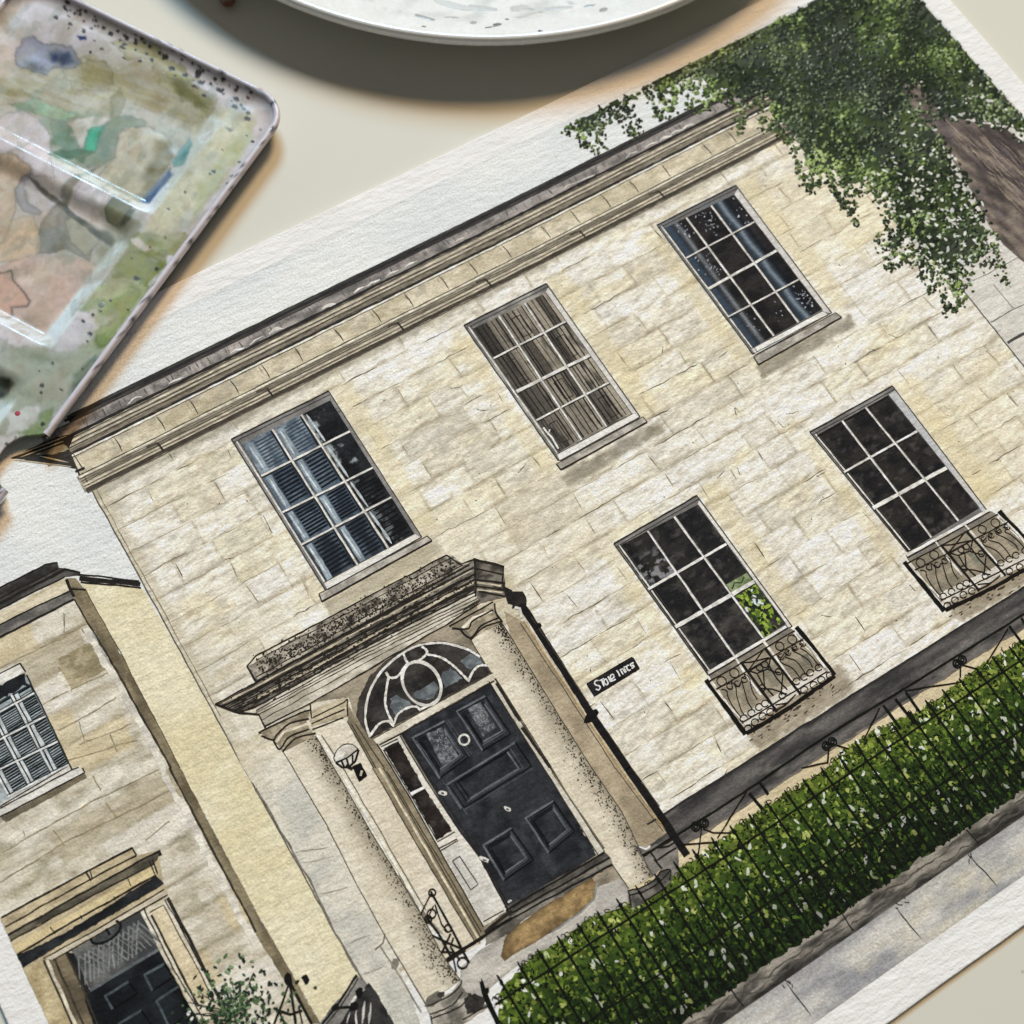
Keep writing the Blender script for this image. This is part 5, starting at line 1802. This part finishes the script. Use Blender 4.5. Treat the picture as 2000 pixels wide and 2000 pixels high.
# shrub and area railings at the foot
s = Sheet()
r = np.random.default_rng(17)
c0 = PX([(462, 1985)])[0]
n = 520
cen = c0 + np.c_[r.normal(0, 5.2, n), r.normal(0, 5.5, n)]
cen = cen[(cen[:, 1] < c0[1] + 13)]
n = len(cen)
pal = np.array([H(x) for x in ('1f2b24', '2f4030', '4f6a45', '7f9a75', 'cdd9cb')])
s.dabs(cen, r.uniform(.6, 1.5, n), r.uniform(.45, .9, n), r.uniform(0, 3, n), pal[np.clip(r.normal(1.4, 1.2, n).astype(int), 0, 4)], 14)
for k in range(16):
    a = r.uniform(.6, 2.6)
    s.line([c0, c0 + 9 * np.array([math.cos(a), math.sin(a)]) * r.uniform(.5, 1.3)], .2, '26302a', 13, wob=.3)
s.build('painted_shrub', PAINTING, label='small dark green shrub at the lower left')
s = Sheet()
s.poly(K('13', '760,1560 830,1640 900,1700 1040,1932 620,1990 480,1932 570,1800 700,1660'), wash('8b8984', '5c5a57', 4, 3, 5, 2), 8, .7)
s.poly(K('13', '830,1640 850,1620 920,1710 1050,1950 600,1990 680,1850 780,1720'), wash('3b3a39', '1f1f1f', 2, 4, 5, 2.2), 9, .6)
for t in ('700,1800 760,1700 820,1660', '720,1850 690,1932', '770,1830 740,1960', '830,1760 800,1932', '880,1770 860,1932'):
    s.line(K('13', t), .5, 'c9c7c1', 11, wob=.4, wv=1.2, taper=.4)
for t, w in (('760,1560 620,1780 500,1932', .6), ('770,1590 640,1800 530,1932', .3), ('570,1810 740,1800', .7), ('250,1620 140,1932', .6), ('255,1620 300,1932', .7), ('260,1620 420,1932', .7),
             ('175,1830 260,1860 350,1830', .6), ('180,1850 230,1960', .5), ('320,1800 350,1932', .5)):
    s.line(K('13', t), w, '191918', 12, wob=.08)
s.dabs(K('13', '245,1600 740,1800 600,1810 780,1690'), np.array([2.8, 2.6, 2.0, 2.6]), np.array([1.8, 1.8, 1.3, 1.6]), np.array([1.2, .3, .3, .8]), H('161615'), 13, n=8)
s.build('painted_area_steps', PAINTING)

# ------------------------------------------------------------------ paint tray
TO = np.array([10.2, 136.5])
TU = np.array([-.865, -.501]) / math.hypot(.865, .501)
TV = np.array([TU[1], -TU[0]])
TL, TW, TR = 190.0, 92.6, 10.5
NC, NR = np.array([128.0, .5]), 8.5                        # thumb notch in the near long edge
TRAY = empty('paint_tray', (TO[0] * .001, TO[1] * .001, 0.0003),
             'white enamel mixing tray stained with green and grey paint, lying over the sheet corner', 'paint tray')
TRAY.rotation_euler = (0, 0, math.atan2(TU[1], TU[0]))      # local x = along the tray, local y = -TV


def tray_uv(px, z=3.3):
    p = PX(px, z) - TO
    return np.c_[p @ TU, p @ TV]


def sdf(u, v):
    """distance inwards from the rounded outline"""
    qx = np.abs(u - TL / 2) - (TL / 2 - TR)
    qy = np.abs(v - TW / 2) - (TW / 2 - TR)
    return TR - (np.hypot(np.maximum(qx, 0), np.maximum(qy, 0)) + np.minimum(np.maximum(qx, qy), 0))


def well(u, v, w, depth):
    """sunk well: u0, u1, v0, v1 and the widths of its four slopes"""
    u0, u1, v0, v1, a, b_, c, d = w
    return depth * sstep(u0, u0 + a, u) * (1 - sstep(u1 - b_, u1, u)) * sstep(v0, v0 + c, v) * (1 - sstep(v1 - d, v1, v))


WELLS = ((6, 50.5, 14.8, 86, 15, 4.6, 6.0, 9), (53.5, 98.5, 14.8, 86, 5.5, 4.6, 6.0, 9), (108, 178, 13.5, 86, 5.0, 4.5, 6.0, 9))


def tray_h(u, v):
    d = sdf(u, v)
    z = np.full(u.shape, 3.2)
    z = z + 2.7 * np.clip(1 - (d - 1.2) / 5.2, 0, 1) ** 2.4
    for w_ in WELLS:
        z = z - well(u, v, w_, 2.3)
    du, dv = (u - 35.5) / 10.5, (v - 29.5) / 8.0
    pad = sstep(1.05, .75, (np.abs(du) ** 3 + np.abs(dv) ** 3) ** (1 / 3) + .25 * (fbm(u / 5, v / 5, 6) - .5))
    z = z + .1 * pad                                      # dried skin of paint
    return z + .10 * (fbm(u / 6, v / 6, 3) - .5)


BL = []


def blob(cr, t, c, a=.8, edge=0.0, feather=.6, warp=1.2, streak=0.0):
    q = tray_uv(S(t) / 3.864 + np.array([int(cr[0]) * 500, int(cr[1]) * 500]))
    BL.append((q, H(c), a, edge, feather, warp, streak))


blob('00', '-400,480 300,480 800,380 1200,480 1560,840 1400,1050 1050,1480 400,1180 0,900 -400,900', 'a9ab90', .6, 0, 4.0, 3.0)
blob('00', '-400,1100 300,1230 950,1640 800,1900 400,2400 -400,2200', 'b9b1a4', .55, 0, 3.0, 3.0)
blob('00', '1500,760 1932,860 1850,1150 1350,1750 900,2300 700,2300 1240,1500', 'b3b593', .65, 0, 2.0, 2.0)
blob('00', '300,760 700,840 900,1000 700,1250 420,1180 330,1000', '6f8468', .6, 0, 2.0, 3.0)
blob('00', '900,1560 1100,1640 1000,1900 700,2300 500,2300 700,1900', '6f7a62', .55, 0, 2.0, 3.0)
blob('01', '100,700 700,700 560,980 400,1300 0,1340 0,800', '78886f', .55, 0, 2.5, 3.0)
blob('01', '860,0 1250,-40 1200,200 800,760 600,760 760,400', '7f8c50', .55, 0, 2.0, 3.0)
blob('00', '-200,100 100,120 60,400 -200,500', 'c9b79f', .5, 0, 3.0, 3.0)
blob('00', '-900,500 0,520 400,420 700,400 900,520 1150,380 1400,560 1600,780 1500,900 1100,780 900,800 600,850 300,800 0,720 -900,900', 'a5a07a', .72, .1, 1.0, 2.2, 1)
blob('00', '850,320 1050,330 1150,360 1350,500 1520,620 1400,640 1300,600 1100,450 950,420', '8a8850', .7, .2, .8, 2.0, .5)
blob('00', '1200,560 1450,640 1640,760 1560,840 1350,720', '77774c', .6, .1, 1.2, 2, .5)
blob('00', '450,500 620,450 780,440 850,540 830,640 600,640 480,580', '8c8762', .55, .2, .8, 2.0, .6)
blob('00', '0,620 300,640 520,640 700,700 500,740 250,700 0,700', '868259', .55, 0, .8, 1.5, 1)
blob('00', '100,380 180,280 250,250 320,300 480,330 520,330 600,440 540,480 380,470 330,530 250,510 110,460', '9298ad', .85, .35, .4, 1.0)
blob('00', '370,360 500,370 570,440 450,455 380,420', '26355a', .9, 0, 1.0, 1.0)
blob('00', '160,420 240,440 340,490 300,530 220,500', '4a4c58', .7, 0, 1.2, 1.0)
blob('00', '580,265 650,270 655,295 600,297', '1d2c60', 1, 0, .3, .3)
blob('00', '-300,560 20,500 150,500 300,570 400,610 250,560 100,540 0,560', 'd3cec6', .8, 0, .4, 1.2)
blob('00', '100,780 250,700 380,740 480,800 580,830 480,870 400,860 200,800', '94b591', .8, .2, .5, 1.6)
blob('00', '60,770 120,740 200,760 260,820 120,800', '5d7d57', .7, .1, .7, 1.5)
blob('00', '380,850 480,900 560,1000 640,1080 500,1110 400,1030', '64806a', .75, .15, 1.0, 1.6)
blob('00', '-200,1000 0,830 150,800 280,860 360,980 380,1200 420,1340 250,1330 230,1240 100,1160 0,1150', 'cbc4c8', .9, .22, .4, 1.0)
blob('00', '500,900 560,860 720,850 800,840 760,920 660,940 630,1030 600,1090 540,980', 'd0cbc4', .8, .1, .5, 1.0)
blob('00', '650,950 700,920 780,920 760,1000 700,1110 620,1090 640,1000', '349c76', .9, .2, .35, .8)
blob('00', '700,1100 760,930 830,850 1000,840 1090,890 1080,925 940,920 870,1000 840,1160 600,1250 420,1190 600,1190', '74836a', .8, .2, .5, 1.0)
blob('00', '360,1130 450,1100 620,1090 700,1110 650,1150 600,1205 540,1150 400,1165', '3a5a32', .88, .1, .5, 1.0)
blob('00', '730,1290 850,1150 880,980 980,920 1100,920 1220,980 1290,1060 1280,1180 1100,1430 980,1440 850,1380', 'bdb8a0', .92, .3, .4, .8)
blob('00', '1170,1010 1290,1060 1290,1150 1250,1230 1100,1430 1040,1430 1080,1280 1150,1120', '645f3c', .75, 0, 1.3, 1.2)
blob('00', '700,1300 850,1370 980,1440 1080,1440 1040,1500 900,1430', '4f5236', .7, 0, .8, .8)
blob('00', '550,1480 640,1360 820,1440 760,1560 700,1560', 'cfccd0', .85, .15, .5, .8)
blob('00', '440,1450 560,1320 640,1320 520,1480 430,1600', '7b7c70', .8, .1, .7, .8)
blob('00', '790,1570 860,1490 1000,1560 960,1630 880,1685 800,1640', '6d7054', .85, .35, .35, .5)
blob('00', '960,1600 1025,1580 980,1660 880,1700 900,1680', '2f3325', .85, 0, .5, .5)
blob('00', '-300,1250 0,1170 90,1160 230,1240 230,1300 150,1325 100,1400 100,1560 60,1700 0,1850 -300,1900', 'c9b49c', .82, .3, .35, .8)
blob('00', '100,1400 160,1310 235,1310 160,1380 190,1500 300,1550 280,1585 160,1560 110,1480', '94929b', .8, .3, .35, .5)
blob('00', '170,1340 230,1330 380,1450 480,1470 300,1560 200,1500', 'cbc8cf', .8, .2, .4, .6)
blob('00', '280,1700 330,1590 420,1500 480,1500 520,1620 700,1800 660,1940 480,1850 380,1880 250,1870', '74746a', .85, .25, .4, .9)
blob('00', '480,1640 540,1600 690,1680 740,1800 640,1900 520,1800', 'a3a390', .85, .25, .4, .6)
blob('00', '640,1660 800,1720 880,1800 840,1850 700,1750', '3d4231', .75, 0, .9, .9)
blob('00', '80,1620 240,1580 280,1720 290,1860 200,1932 -200,1950 0,1800', 'c8b295', .7, .2, .6, 1)
blob('00', '200,1310 300,1375 520,1550 720,1720 860,1820 840,1850 690,1745 500,1590 270,1400', '45463a', .8, 0, .35, .6)
blob('00', '560,1320 700,1230 770,1200 640,1310 600,1340', '4f5540', .7, 0, .4, .6)
blob('00', '830,700 900,640 930,760 880,850 820,850', '7d7b58', .6, .1, .5, 1.0)
blob('00', '1280,580 1400,640 1560,800 1480,800 1340,700', '5f613c', .6, 0, .8, 1.2)
blob('01', '700,620 760,600 840,640 780,700 720,680', '4d6030', .7, 0, .6, 1.2)
blob('01', '560,960 720,800 760,760 780,780 640,980 540,1130', '2c453a', .75, 0, .5, 1.2)
blob('01', '-400,200 0,40 200,-40 560,-20 780,80 500,500 330,585 100,470 -400,300', 'c6b0a4', .85, .1, .6, .8)
blob('01', '100,120 300,20 480,0 300,160 120,200', 'd3c6b8', .7, 0, 1.2, 1.5)
blob('01', '120,420 220,400 330,500 260,560', '8d7f72', .55, 0, 1.6, 1.5)
blob('01', '-200,60 0,100 60,80 80,150 210,310 190,350 70,360 70,430 30,445 -200,420', 'cba794', .8, .75, .25, .5)
blob('00', '1560,930 1720,830 1880,860 1930,930 1780,1180 1350,1700 1240,1820 1080,1760 1280,1400', 'c2bf9f', .85, .05, .8, 1)
blob('00', '1700,960 1760,980 1730,1000', '3c3a34', .8, 0, .4, .5)
blob('00', '1880,930 1900,1050 1700,1330 1450,1700 1500,1400', '9aa06a', .6, 0, 1.4, 1)
blob('00', '1040,1750 1200,1780 1340,1760 1420,1800 1330,1932 1000,1932 900,1900', '74803f', .8, .15, .7, 2.0, .4)
blob('00', '970,1800 1060,1780 1100,1860 1200,1900 1150,1940 1020,1860', 'd5d3ce', .85, 0, .4, 1.0)
blob('01', '900,-20 1260,-30 1250,80 1120,230 960,150 860,150', '66742f', .85, .15, .7, 2.0, .5)
blob('01', '720,230 960,180 1050,260 980,420 860,620 740,680 700,560 880,480 760,420 620,400', '85955c', .72, .15, .8, 2.0, .3)
blob('01', '740,200 900,180 1020,240 860,330 720,330', 'b3b995', .6, .1, .8, 1.5)
blob('01', '-300,640 0,640 260,700 400,680 760,690 800,760 560,980 400,1300 100,1340 -300,1300', '9aa394', .68, .1, 1.0, 2.2)
blob('01', '350,640 560,470 680,520 700,640 560,720 420,740', 'c3c3c8', .8, .1, .8, 1.2)
blob('01', '120,680 300,740 420,800 300,830 180,760', '75806c', .5, 0, 1.6, 2)
blob('01', '560,900 680,800 740,750 720,800 600,950 520,1080', '3f5a48', .7, 0, .8, 1.5)
blob('01', '150,1330 200,1280 400,1150 430,1230 330,1370 230,1370', '5f7a3c', .8, .1, .6, 1.5, .6)
blob('01', '40,1180 200,1130 330,1140 290,1240 140,1330 40,1360', 'c9cccb', .75, .1, .6, 1.5)
blob('01', '-200,880 0,900 60,920 85,960 0,1050 -200,1100', '242c20', .92, 0, .7, .8)
blob('01', '-100,1690 0,1690 60,1730 20,1810 -100,1950', '3c5a24', .9, 0, .7, 1)

WALLS_AT = len(BL)
blob('00', '1290,1180 1420,1010 1440,1060 1380,1230 1300,1225', '4f8f95', .85, .1, .6, .8)
blob('00', '1050,1490 1100,1420 1270,1240 1290,1300 1120,1510', '35517d', .85, 0, .7, .6)
blob('00', '400,1190 480,1200 700,1310 1070,1520 1040,1560 640,1340', 'd3e2da', .4, 0, .6, .5)  # highlight along the divider ridge, painted as a pale strip
blob('01', '330,560 420,480 640,180 760,40 800,30 700,200 520,430 400,590', 'cfe3ea', .6, 0, .8, .6)  # light caught by the second well's side wall, painted pale blue


def tray_col(u, v):
    n = len(u)
    c = np.tile(H('cfccd0'), (n, 1)) * (1 + .05 * (fbm(u / 12, v / 12, 1) - .5))[:, None]
    d0 = sdf(u, v)
    slope_light = np.zeros(n)                                   # bare enamel with reflected light painted in, on the right hand and lower slopes
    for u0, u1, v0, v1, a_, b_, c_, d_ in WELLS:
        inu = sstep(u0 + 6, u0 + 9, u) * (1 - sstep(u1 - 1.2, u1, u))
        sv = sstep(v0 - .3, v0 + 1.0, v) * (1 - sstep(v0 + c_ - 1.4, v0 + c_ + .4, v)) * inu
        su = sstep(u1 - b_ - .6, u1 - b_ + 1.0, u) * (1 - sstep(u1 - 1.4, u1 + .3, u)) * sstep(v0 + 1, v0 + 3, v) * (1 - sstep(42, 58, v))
        slope_light = np.maximum(slope_light, np.maximum(sv, su * .6))
    p0 = np.c_[u, v]
    for kb, (q, col, a, edge, fe, wp, stk) in enumerate(BL):
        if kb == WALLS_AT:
            c = mixc(c, H('dceaee'), np.clip(slope_light * (.45 + .7 * fbm(u / 5, v / 5, 2)), 0, .9))
        m = (u > q[:, 0].min() - 4) & (u < q[:, 0].max() + 4) & (v > q[:, 1].min() - 4) & (v < q[:, 1].max() + 4)
        if not m.any():
            continue
        p = p0[m] + wp * np.c_[fbm(u[m] / 3, v[m] / 3, 4) - .5, fbm(u[m] / 3 + 31, v[m] / 3, 6) - .5] * 2
        dd = pdist(q, p) * np.where(pip(q, p), 1, -1)
        w = sstep(-fe * 1.1, fe * 1.1, dd) * a * (.68 + .62 * fbm(u[m] / 4, v[m] / 4, 9))
        if stk:
            w = w * (1 - stk * .75 * sstep(.4, .62, fbm((u[m] * .75 - v[m] * .1) / .9, (v[m] + u[m] * .4) / 9, 12)))
        cc = mixc(c[m], col * (1 + .18 * (fbm(u[m] / 4, v[m] / 4, 14) - .5))[:, None], np.clip(w, 0, 1))
        if edge:
            cc = mixc(cc, col * .42, np.clip(1.6 * edge * np.exp(-np.abs(dd) / .24), 0, 1))
        c[m] = cc
    # wet tide lines and drips everywhere
    rid = np.abs(fbm(u / 9, v / 9, 17) - .5)
    c = mixc(c, c * .72, np.clip(1 - rid / .012, 0, 1) * .25)
    for k, (sd, th_) in enumerate(((19, .56), (21, .58), (5, .6))):
        tone = (H('8b8a72'), H('a58f7c'), H('5f7060'))[k]
        c = mixc(c, tone, np.clip((fbm(u / 9 + 20 * k, v / 6, sd) - th_) * 4, 0, .22))
    g = fbm(u / 1.6, v / 1.6, 7)
    c = c * (1 + .1 * (g - .5))[:, None]
    # spatter along the far rim
    r = np.random.default_rng(2)
    for k in range(130):
        su, sv = abs(r.normal(1.5, 4)) + 1.4, r.uniform(10, 78)
        if k > 95:
            su, sv = r.uniform(4, 130), r.uniform(2, 14)
        rr = r.uniform(.2, .55) * (1.6 if r.random() < .15 else 1)
        m = (np.abs(u - su) < 2) & (np.abs(v - sv) < 2)
        if m.any():
            e = np.hypot((u[m] - su) * 1.0, (v[m] - sv) * .7) + .3 * (vn(u[m] * 2, v[m] * 2, 3) - .5)
            c[m] = mixc(c[m], H('2b2a2c'), np.clip((rr - e) / .2 + .5, 0, 1) * .9)
    lum = c.mean(1)[:, None]
    return np.clip((lum + (c - lum) * 1.12) * .93, 0, 1)


def build_tray():
    st = .42
    nu, nv = int(TL / st), int(TW / st)
    U, V = np.meshgrid(np.linspace(0, TL, nu + 1), np.linspace(0, TW, nv + 1), indexing='ij')
    u, v = U.ravel(), V.ravel()
    f = grid_faces(nu + 1, nv + 1)
    dn = np.hypot(u - NC[0], v - NC[1])
    ins = dn < NR
    dd = sdf(u, v)
    keep = ~(ins[f].all(1)) & (dd[f] > .9).all(1)
    f = f[keep]
    k = NR / np.maximum(dn, .01)
    u2 = np.where(ins, NC[0] + (u - NC[0]) * k, u)
    v2 = np.where(ins, NC[1] + (v - NC[1]) * k, v)
    z = tray_h(u2, v2)
    used = np.unique(f)
    remap_ = -np.ones(len(u), int)
    remap_[used] = np.arange(len(used))
    f = remap_[f]
    u2, v2, z = u2[used], v2[used], z[used]
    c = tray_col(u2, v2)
    vv = np.c_[u2, -v2, z] * .001
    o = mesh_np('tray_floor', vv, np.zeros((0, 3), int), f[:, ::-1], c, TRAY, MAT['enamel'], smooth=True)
    # local y = -TV, so faces must look up
    me = o.data
    if me.polygons[0].normal.z < 0:
        me.flip_normals()
    so = o.modifiers.new('thickness', 'SOLIDIFY')
    so.thickness = .0006
    so.offset = -1
    # rolled rim swept round the outline, broken at the notch
    path = []

    def arc(cu, cv, a0, a1):
        for t in np.linspace(a0, a1, 14):
            path.append((cu + TR * math.cos(t), cv + TR * math.sin(t), math.cos(t), math.sin(t)))
    for uu in np.linspace(NC[0] - NR - .2, TR, 60):
        path.append((uu, 0, 0, -1))
    arc(TR, TR, -math.pi / 2, -math.pi)
    for vv_ in np.linspace(TR, TW - TR, 40):
        path.append((0, vv_, -1, 0))
    arc(TR, TW - TR, math.pi, math.pi / 2)
    for uu in np.linspace(TR, TL - TR, 60):
        path.append((uu, TW, 0, 1))
    arc(TL - TR, TW - TR, math.pi / 2, 0)
    for vv_ in np.linspace(TW - TR, TR, 40):
        path.append((TL, vv_, 1, 0))
    arc(TL - TR, TR, 0, -math.pi / 2)
    for uu in np.linspace(TL - TR, NC[0] + NR + .2, 30):
        path.append((uu, 0, 0, -1))
    path = np.array(path)
    prof = np.array([(2.1, 4.7), (1.9, 5.3), (1.5, 5.8), (1.0, 6.0), (.5, 5.9), (.12, 5.4), (0, 4.8), (.15, 4.2), (.6, 3.8), (1.2, 3.6), (1.5, 3.2), (1.8, 1.6), (2.3, .1)])
    n, m = len(path), len(prof)
    P = np.zeros((n, m, 3))
    wob = .08 * (fbm(np.arange(n) / 6., np.zeros(n), 2) - .5)
    for j, (d, zz) in enumerate(prof):
        P[:, j, 0] = path[:, 0] - path[:, 2] * (d + wob)
        P[:, j, 1] = -(path[:, 1] - path[:, 3] * (d + wob))
        P[:, j, 2] = zz
    f = grid_faces(n, m)
    uu, vv_ = P[:, :, 0].ravel(), -P[:, :, 1].ravel()
    c = np.tile(H('c2bfc8'), (n * m, 1))
    c = c * (1 + .08 * (fbm(uu / 5, vv_ / 5, 5) - .5))[:, None]
    ch = np.clip((fbm(uu / 1.1, vv_ / 1.1, 8) - .66) * 14, 0, 1)
    c = mixc(c, H('34333a'), ch * .85)
    o = mesh_np('rim', P.reshape(-1, 3) * .001, np.zeros((0, 3), int), f, c, TRAY, MAT['enamel'], smooth=True, label='rolled pale enamel rim with chipped paint')
    rs_ = np.random.default_rng(6)
    # paint chips on the rim as little raised flecks are part of its colour; raised dried drops in the tray are parts
    for k in range(2):
        (su, sv), rr = tray_uv([((34.9, 808), (198.8, 596))[k]])[0], (.75, .95)[k]
        me = bpy.data.meshes.new('dried_drop')
        vv2, ff = [], []
        for ring, (q, hz) in enumerate(((1, 0), (.8, .04), (.4, .06))):
            for t in range(10):
                a = t * math.tau / 10
                vv2.append(((su + rr * q * math.cos(a)) * .001, -(sv + rr * q * math.sin(a)) * .001, (float(tray_h(np.array([su]), np.array([sv]))[0]) + hz * rr + .02) * .001))
        for ring in range(2):
            for t in range(10):
                ff.append((ring * 10 + t, (ring + 1) * 10 + t, (ring + 1) * 10 + (t + 1) % 10, ring * 10 + (t + 1) % 10))
        ff.append(tuple(range(29, 19, -1)))
        f3 = np.zeros((0, 3), int)
        colr = H(('9c2f3e', '747d72')[k])
        me.from_pydata(vv2, [], ff)
        at = me.color_attributes.new('Col', 'FLOAT_COLOR', 'POINT')
        at.data.foreach_set('color', np.tile(np.r_[albedo(colr), 1.0], len(vv2)).astype(np.float32))
        me.materials.append(MAT['enamel'])
        for pl in me.polygons:
            pl.use_smooth = True
        if me.polygons[-1].normal.z < 0:
            me.flip_normals()
        oo = bpy.data.objects.new('dried_drop', me)
        COL.objects.link(oo)
        oo.parent = TRAY


build_tray()

# ------------------------------------------------------------------ plate
PC, PR = np.array([127.4, 230.4]), 123.7


def build_plate():
    root = empty('plate', (PC[0] * .001, PC[1] * .001, TABLE_Z * .001), 'round white glazed plate with grey paint smears along its far side of the sheet', 'plate')
    root['label'] = 'round white glazed plate streaked with watery grey paint'
    R0 = PR
    prof = [(0, 6.6), (30, 6.6), (60, 6.6), (80, 6.7), (90, 7.2), (96, 8.0)]
    for t in np.linspace(0, 1, 26)[1:]:
        prof.append((96 + (R0 - 2.4 - 96) * t, 8.0 + 7.2 * t ** 1.15))
    prof += [(R0 - 1.7, 15.45), (R0 - 1.0, 15.5), (R0 - .4, 15.2), (R0, 14.5), (R0 + .05, 13.6), (R0 - .3, 12.6), (R0 - 1.2, 11.9), (R0 - 4, 11.0),
             (108, 7.2), (94, 3.6), (84, 2.2), (76, 1.6), (74.5, .3), (73.5, 0.0), (72, .3), (71, 1.8), (0, 2.2)]
    prof = np.array(prof)
    nth = 640
    th = np.linspace(0, math.tau, nth, endpoint=False)
    X = prof[:, 0][:, None] * np.cos(th)[None]
    Y = prof[:, 0][:, None] * np.sin(th)[None]
    Z = np.repeat(prof[:, 1][:, None], nth, 1)
    v = np.stack([X, Y, Z], -1).reshape(-1, 3)
    f = grid_faces(len(prof), nth, True)
    x, y = v[:, 0], v[:, 1]
    c = np.tile(H('dcdedc'), (len(v), 1))
    top = np.repeat(np.arange(len(prof)) < 33, nth)
    rr = np.hypot(x, y)
    wx, wy = x + 8 * (fbm(x / 14, y / 14, 3) - .5), y + 8 * (fbm(x / 14 + 9, y / 14, 5) - .5)
    w = np.clip((fbm(wx / 10, wy / 5, 7) - .45) * 5, 0, 1) * sstep(R0 - 3, R0 - 12, rr) * .7
    c = mixc(c, H('bfc3c1'), w * top)
    rid = np.abs(fbm(wx / 8, wy / 4.2, 10) - .5)
    c = mixc(c, H('7d8180'), np.clip(1 - rid / .02, 0, 1) * .55 * top * sstep(R0 - 5, R0 - 16, rr) * (fbm(x / 16, y / 16, 2) > .5))
    ang = np.arctan2(y, x)
    mesh_np('dish', v * .001, np.zeros((0, 3), int), f, c, root, MAT['glaze'], smooth=True)
    zr = lambda r_: float(np.interp(r_, prof[:31, 0], prof[:31, 1]))
    # brush marks and flecks of dried paint on the rim
    marks = [('10', 315, 15, 1.9, 1.6, '6d6f6a'), ('10', 562, 98, 1.9, 1.7, '2a2a29'), ('10', 1270, 130, 7.0, 1.4, '9b9e9b'), ('10', 1265, 200, 1.6, .6, '5b5c59'),
             ('10', 1640, 170, 2.0, 1.6, 'a5a8a6'), ('10', 1765, 205, 3.6, .5, '454644'), ('10', 1820, 185, 2.6, 1.6, '6d6e6b'), ('10', 1895, 145, 1.2, .6, '55565a'),
             ('20', 215, 235, 1.6, 1.1, '3c3a36'), ('20', 585, 42, 3.4, 1.0, '8d908e'), ('20', 690, 75, 2.6, 2.0, '9c9f9d'), ('20', 140, 110, 9, 1.2, 'b4b8b6'), ('20', 60, 60, 6, 3.4, 'c0c4c2'),
             ('20', 350, 60, 8, 1.8, 'bcc0be'), ('10', 1500, 40, 12, 3.0, 'c3c7c5'), ('10', 1700, 60, 9, 2.4, 'b9bdbb'), ('10', 1480, 130, 4, .7, 'a9acaa')]
    for k, (cr, mx_, my_, ln, wd, hc) in enumerate(marks):
        px = np.array([[mx_, my_]]) / 3.864 + np.array([int(cr[0]) * 500, int(cr[1]) * 500])
        q = None
        zz = 14
        for _ in range(4):
            q = PX(px, zz + TABLE_Z)[0] - PC
            zz = zr(min(np.hypot(*q), R0 - .8))
        a = math.atan2(q[1], q[0])
        rad = np.hypot(*q)
        rng = np.random.default_rng(k)
        n = 14
        pts = []
        for ring in (1.0, .6):
            for t in range(n):
                e = t * math.tau / n
                jj = 1 + .35 * (rng.random() - .5)
                du, dv = ln / 2 * ring * jj * math.cos(e), wd / 2 * ring * jj * math.sin(e)
                ra = min(rad + dv + .25 * du * math.sin(k), R0 - .6)
                aa = a + du / rad
                pts.append((ra * math.cos(aa) * .001, ra * math.sin(aa) * .001, (zr(ra) + .045 + (.05 if ring < 1 else 0)) * .001))
        ff = [(t, (t + 1) % n, n + (t + 1) % n, n + t) for t in range(n)] + [tuple(range(n, 2 * n))]
        me = bpy.data.meshes.new('paint_fleck')
        me.from_pydata(pts, [], ff)
        at = me.color_attributes.new('Col', 'FLOAT_COLOR', 'POINT')
        at.data.foreach_set('color', np.tile(np.r_[albedo(H(hc)), 1.0], len(pts)).astype(np.float32))
        me.materials.append(MAT['glaze'])
        o = bpy.data.objects.new('paint_fleck', me)
        COL.objects.link(o)
        o.parent = root


build_plate()


# ------------------------------------------------------------------ brush
def build_brush():
    tip = PX([(446, 13)], 2.0 + TABLE_Z)[0]
    d = np.array([.42, .907])
    root = empty('paint_brush', (tip[0] * .001, tip[1] * .001, TABLE_Z * .001), 'paint brush with brown wooden handle lying between tray and plate', 'brush')

    def lathe(name, prof, mat):
        n = 20
        v, f = [], []
        for (t, r_) in prof:
            for k in range(n):
                a = k * math.tau / n
                px = t * d + np.array([-d[1], d[0]]) * r_ * math.cos(a)
                v.append((px[0] * .001, px[1] * .001, (3.2 + r_ * math.sin(a)) * .001))
        for i in range(len(prof) - 1):
            for k in range(n):
                f.append((i * n + k, i * n + (k + 1) % n, (i + 1) * n + (k + 1) % n, (i + 1) * n + k))
        f.append(tuple(range(n - 1, -1, -1)))
        f.append(tuple(range((len(prof) - 1) * n, len(prof) * n)))
        me = bpy.data.meshes.new(name)
        me.from_pydata(v, [], f)
        me.materials.append(mat)
        for p in me.polygons:
            p.use_smooth = len(p.vertices) == 4
        o = bpy.data.objects.new(name, me)
        COL.objects.link(o)
        o.parent = root
    lathe('handle', [(0, 1.2), (.4, 1.9), (1.2, 2.3), (6, 2.4), (30, 2.7), (75, 3.2), (100, 2.9), (110, 2.5)], MAT['wood'])
    lathe('ferrule', [(110, 2.6), (112, 2.75), (113, 2.6), (128, 2.9), (136, 2.7)], MAT['steel'])
    lathe('bristles', [(136, 2.6), (142, 3.0), (148, 2.5), (155, 1.2), (159, .2)], MAT['bristle'])


build_brush()
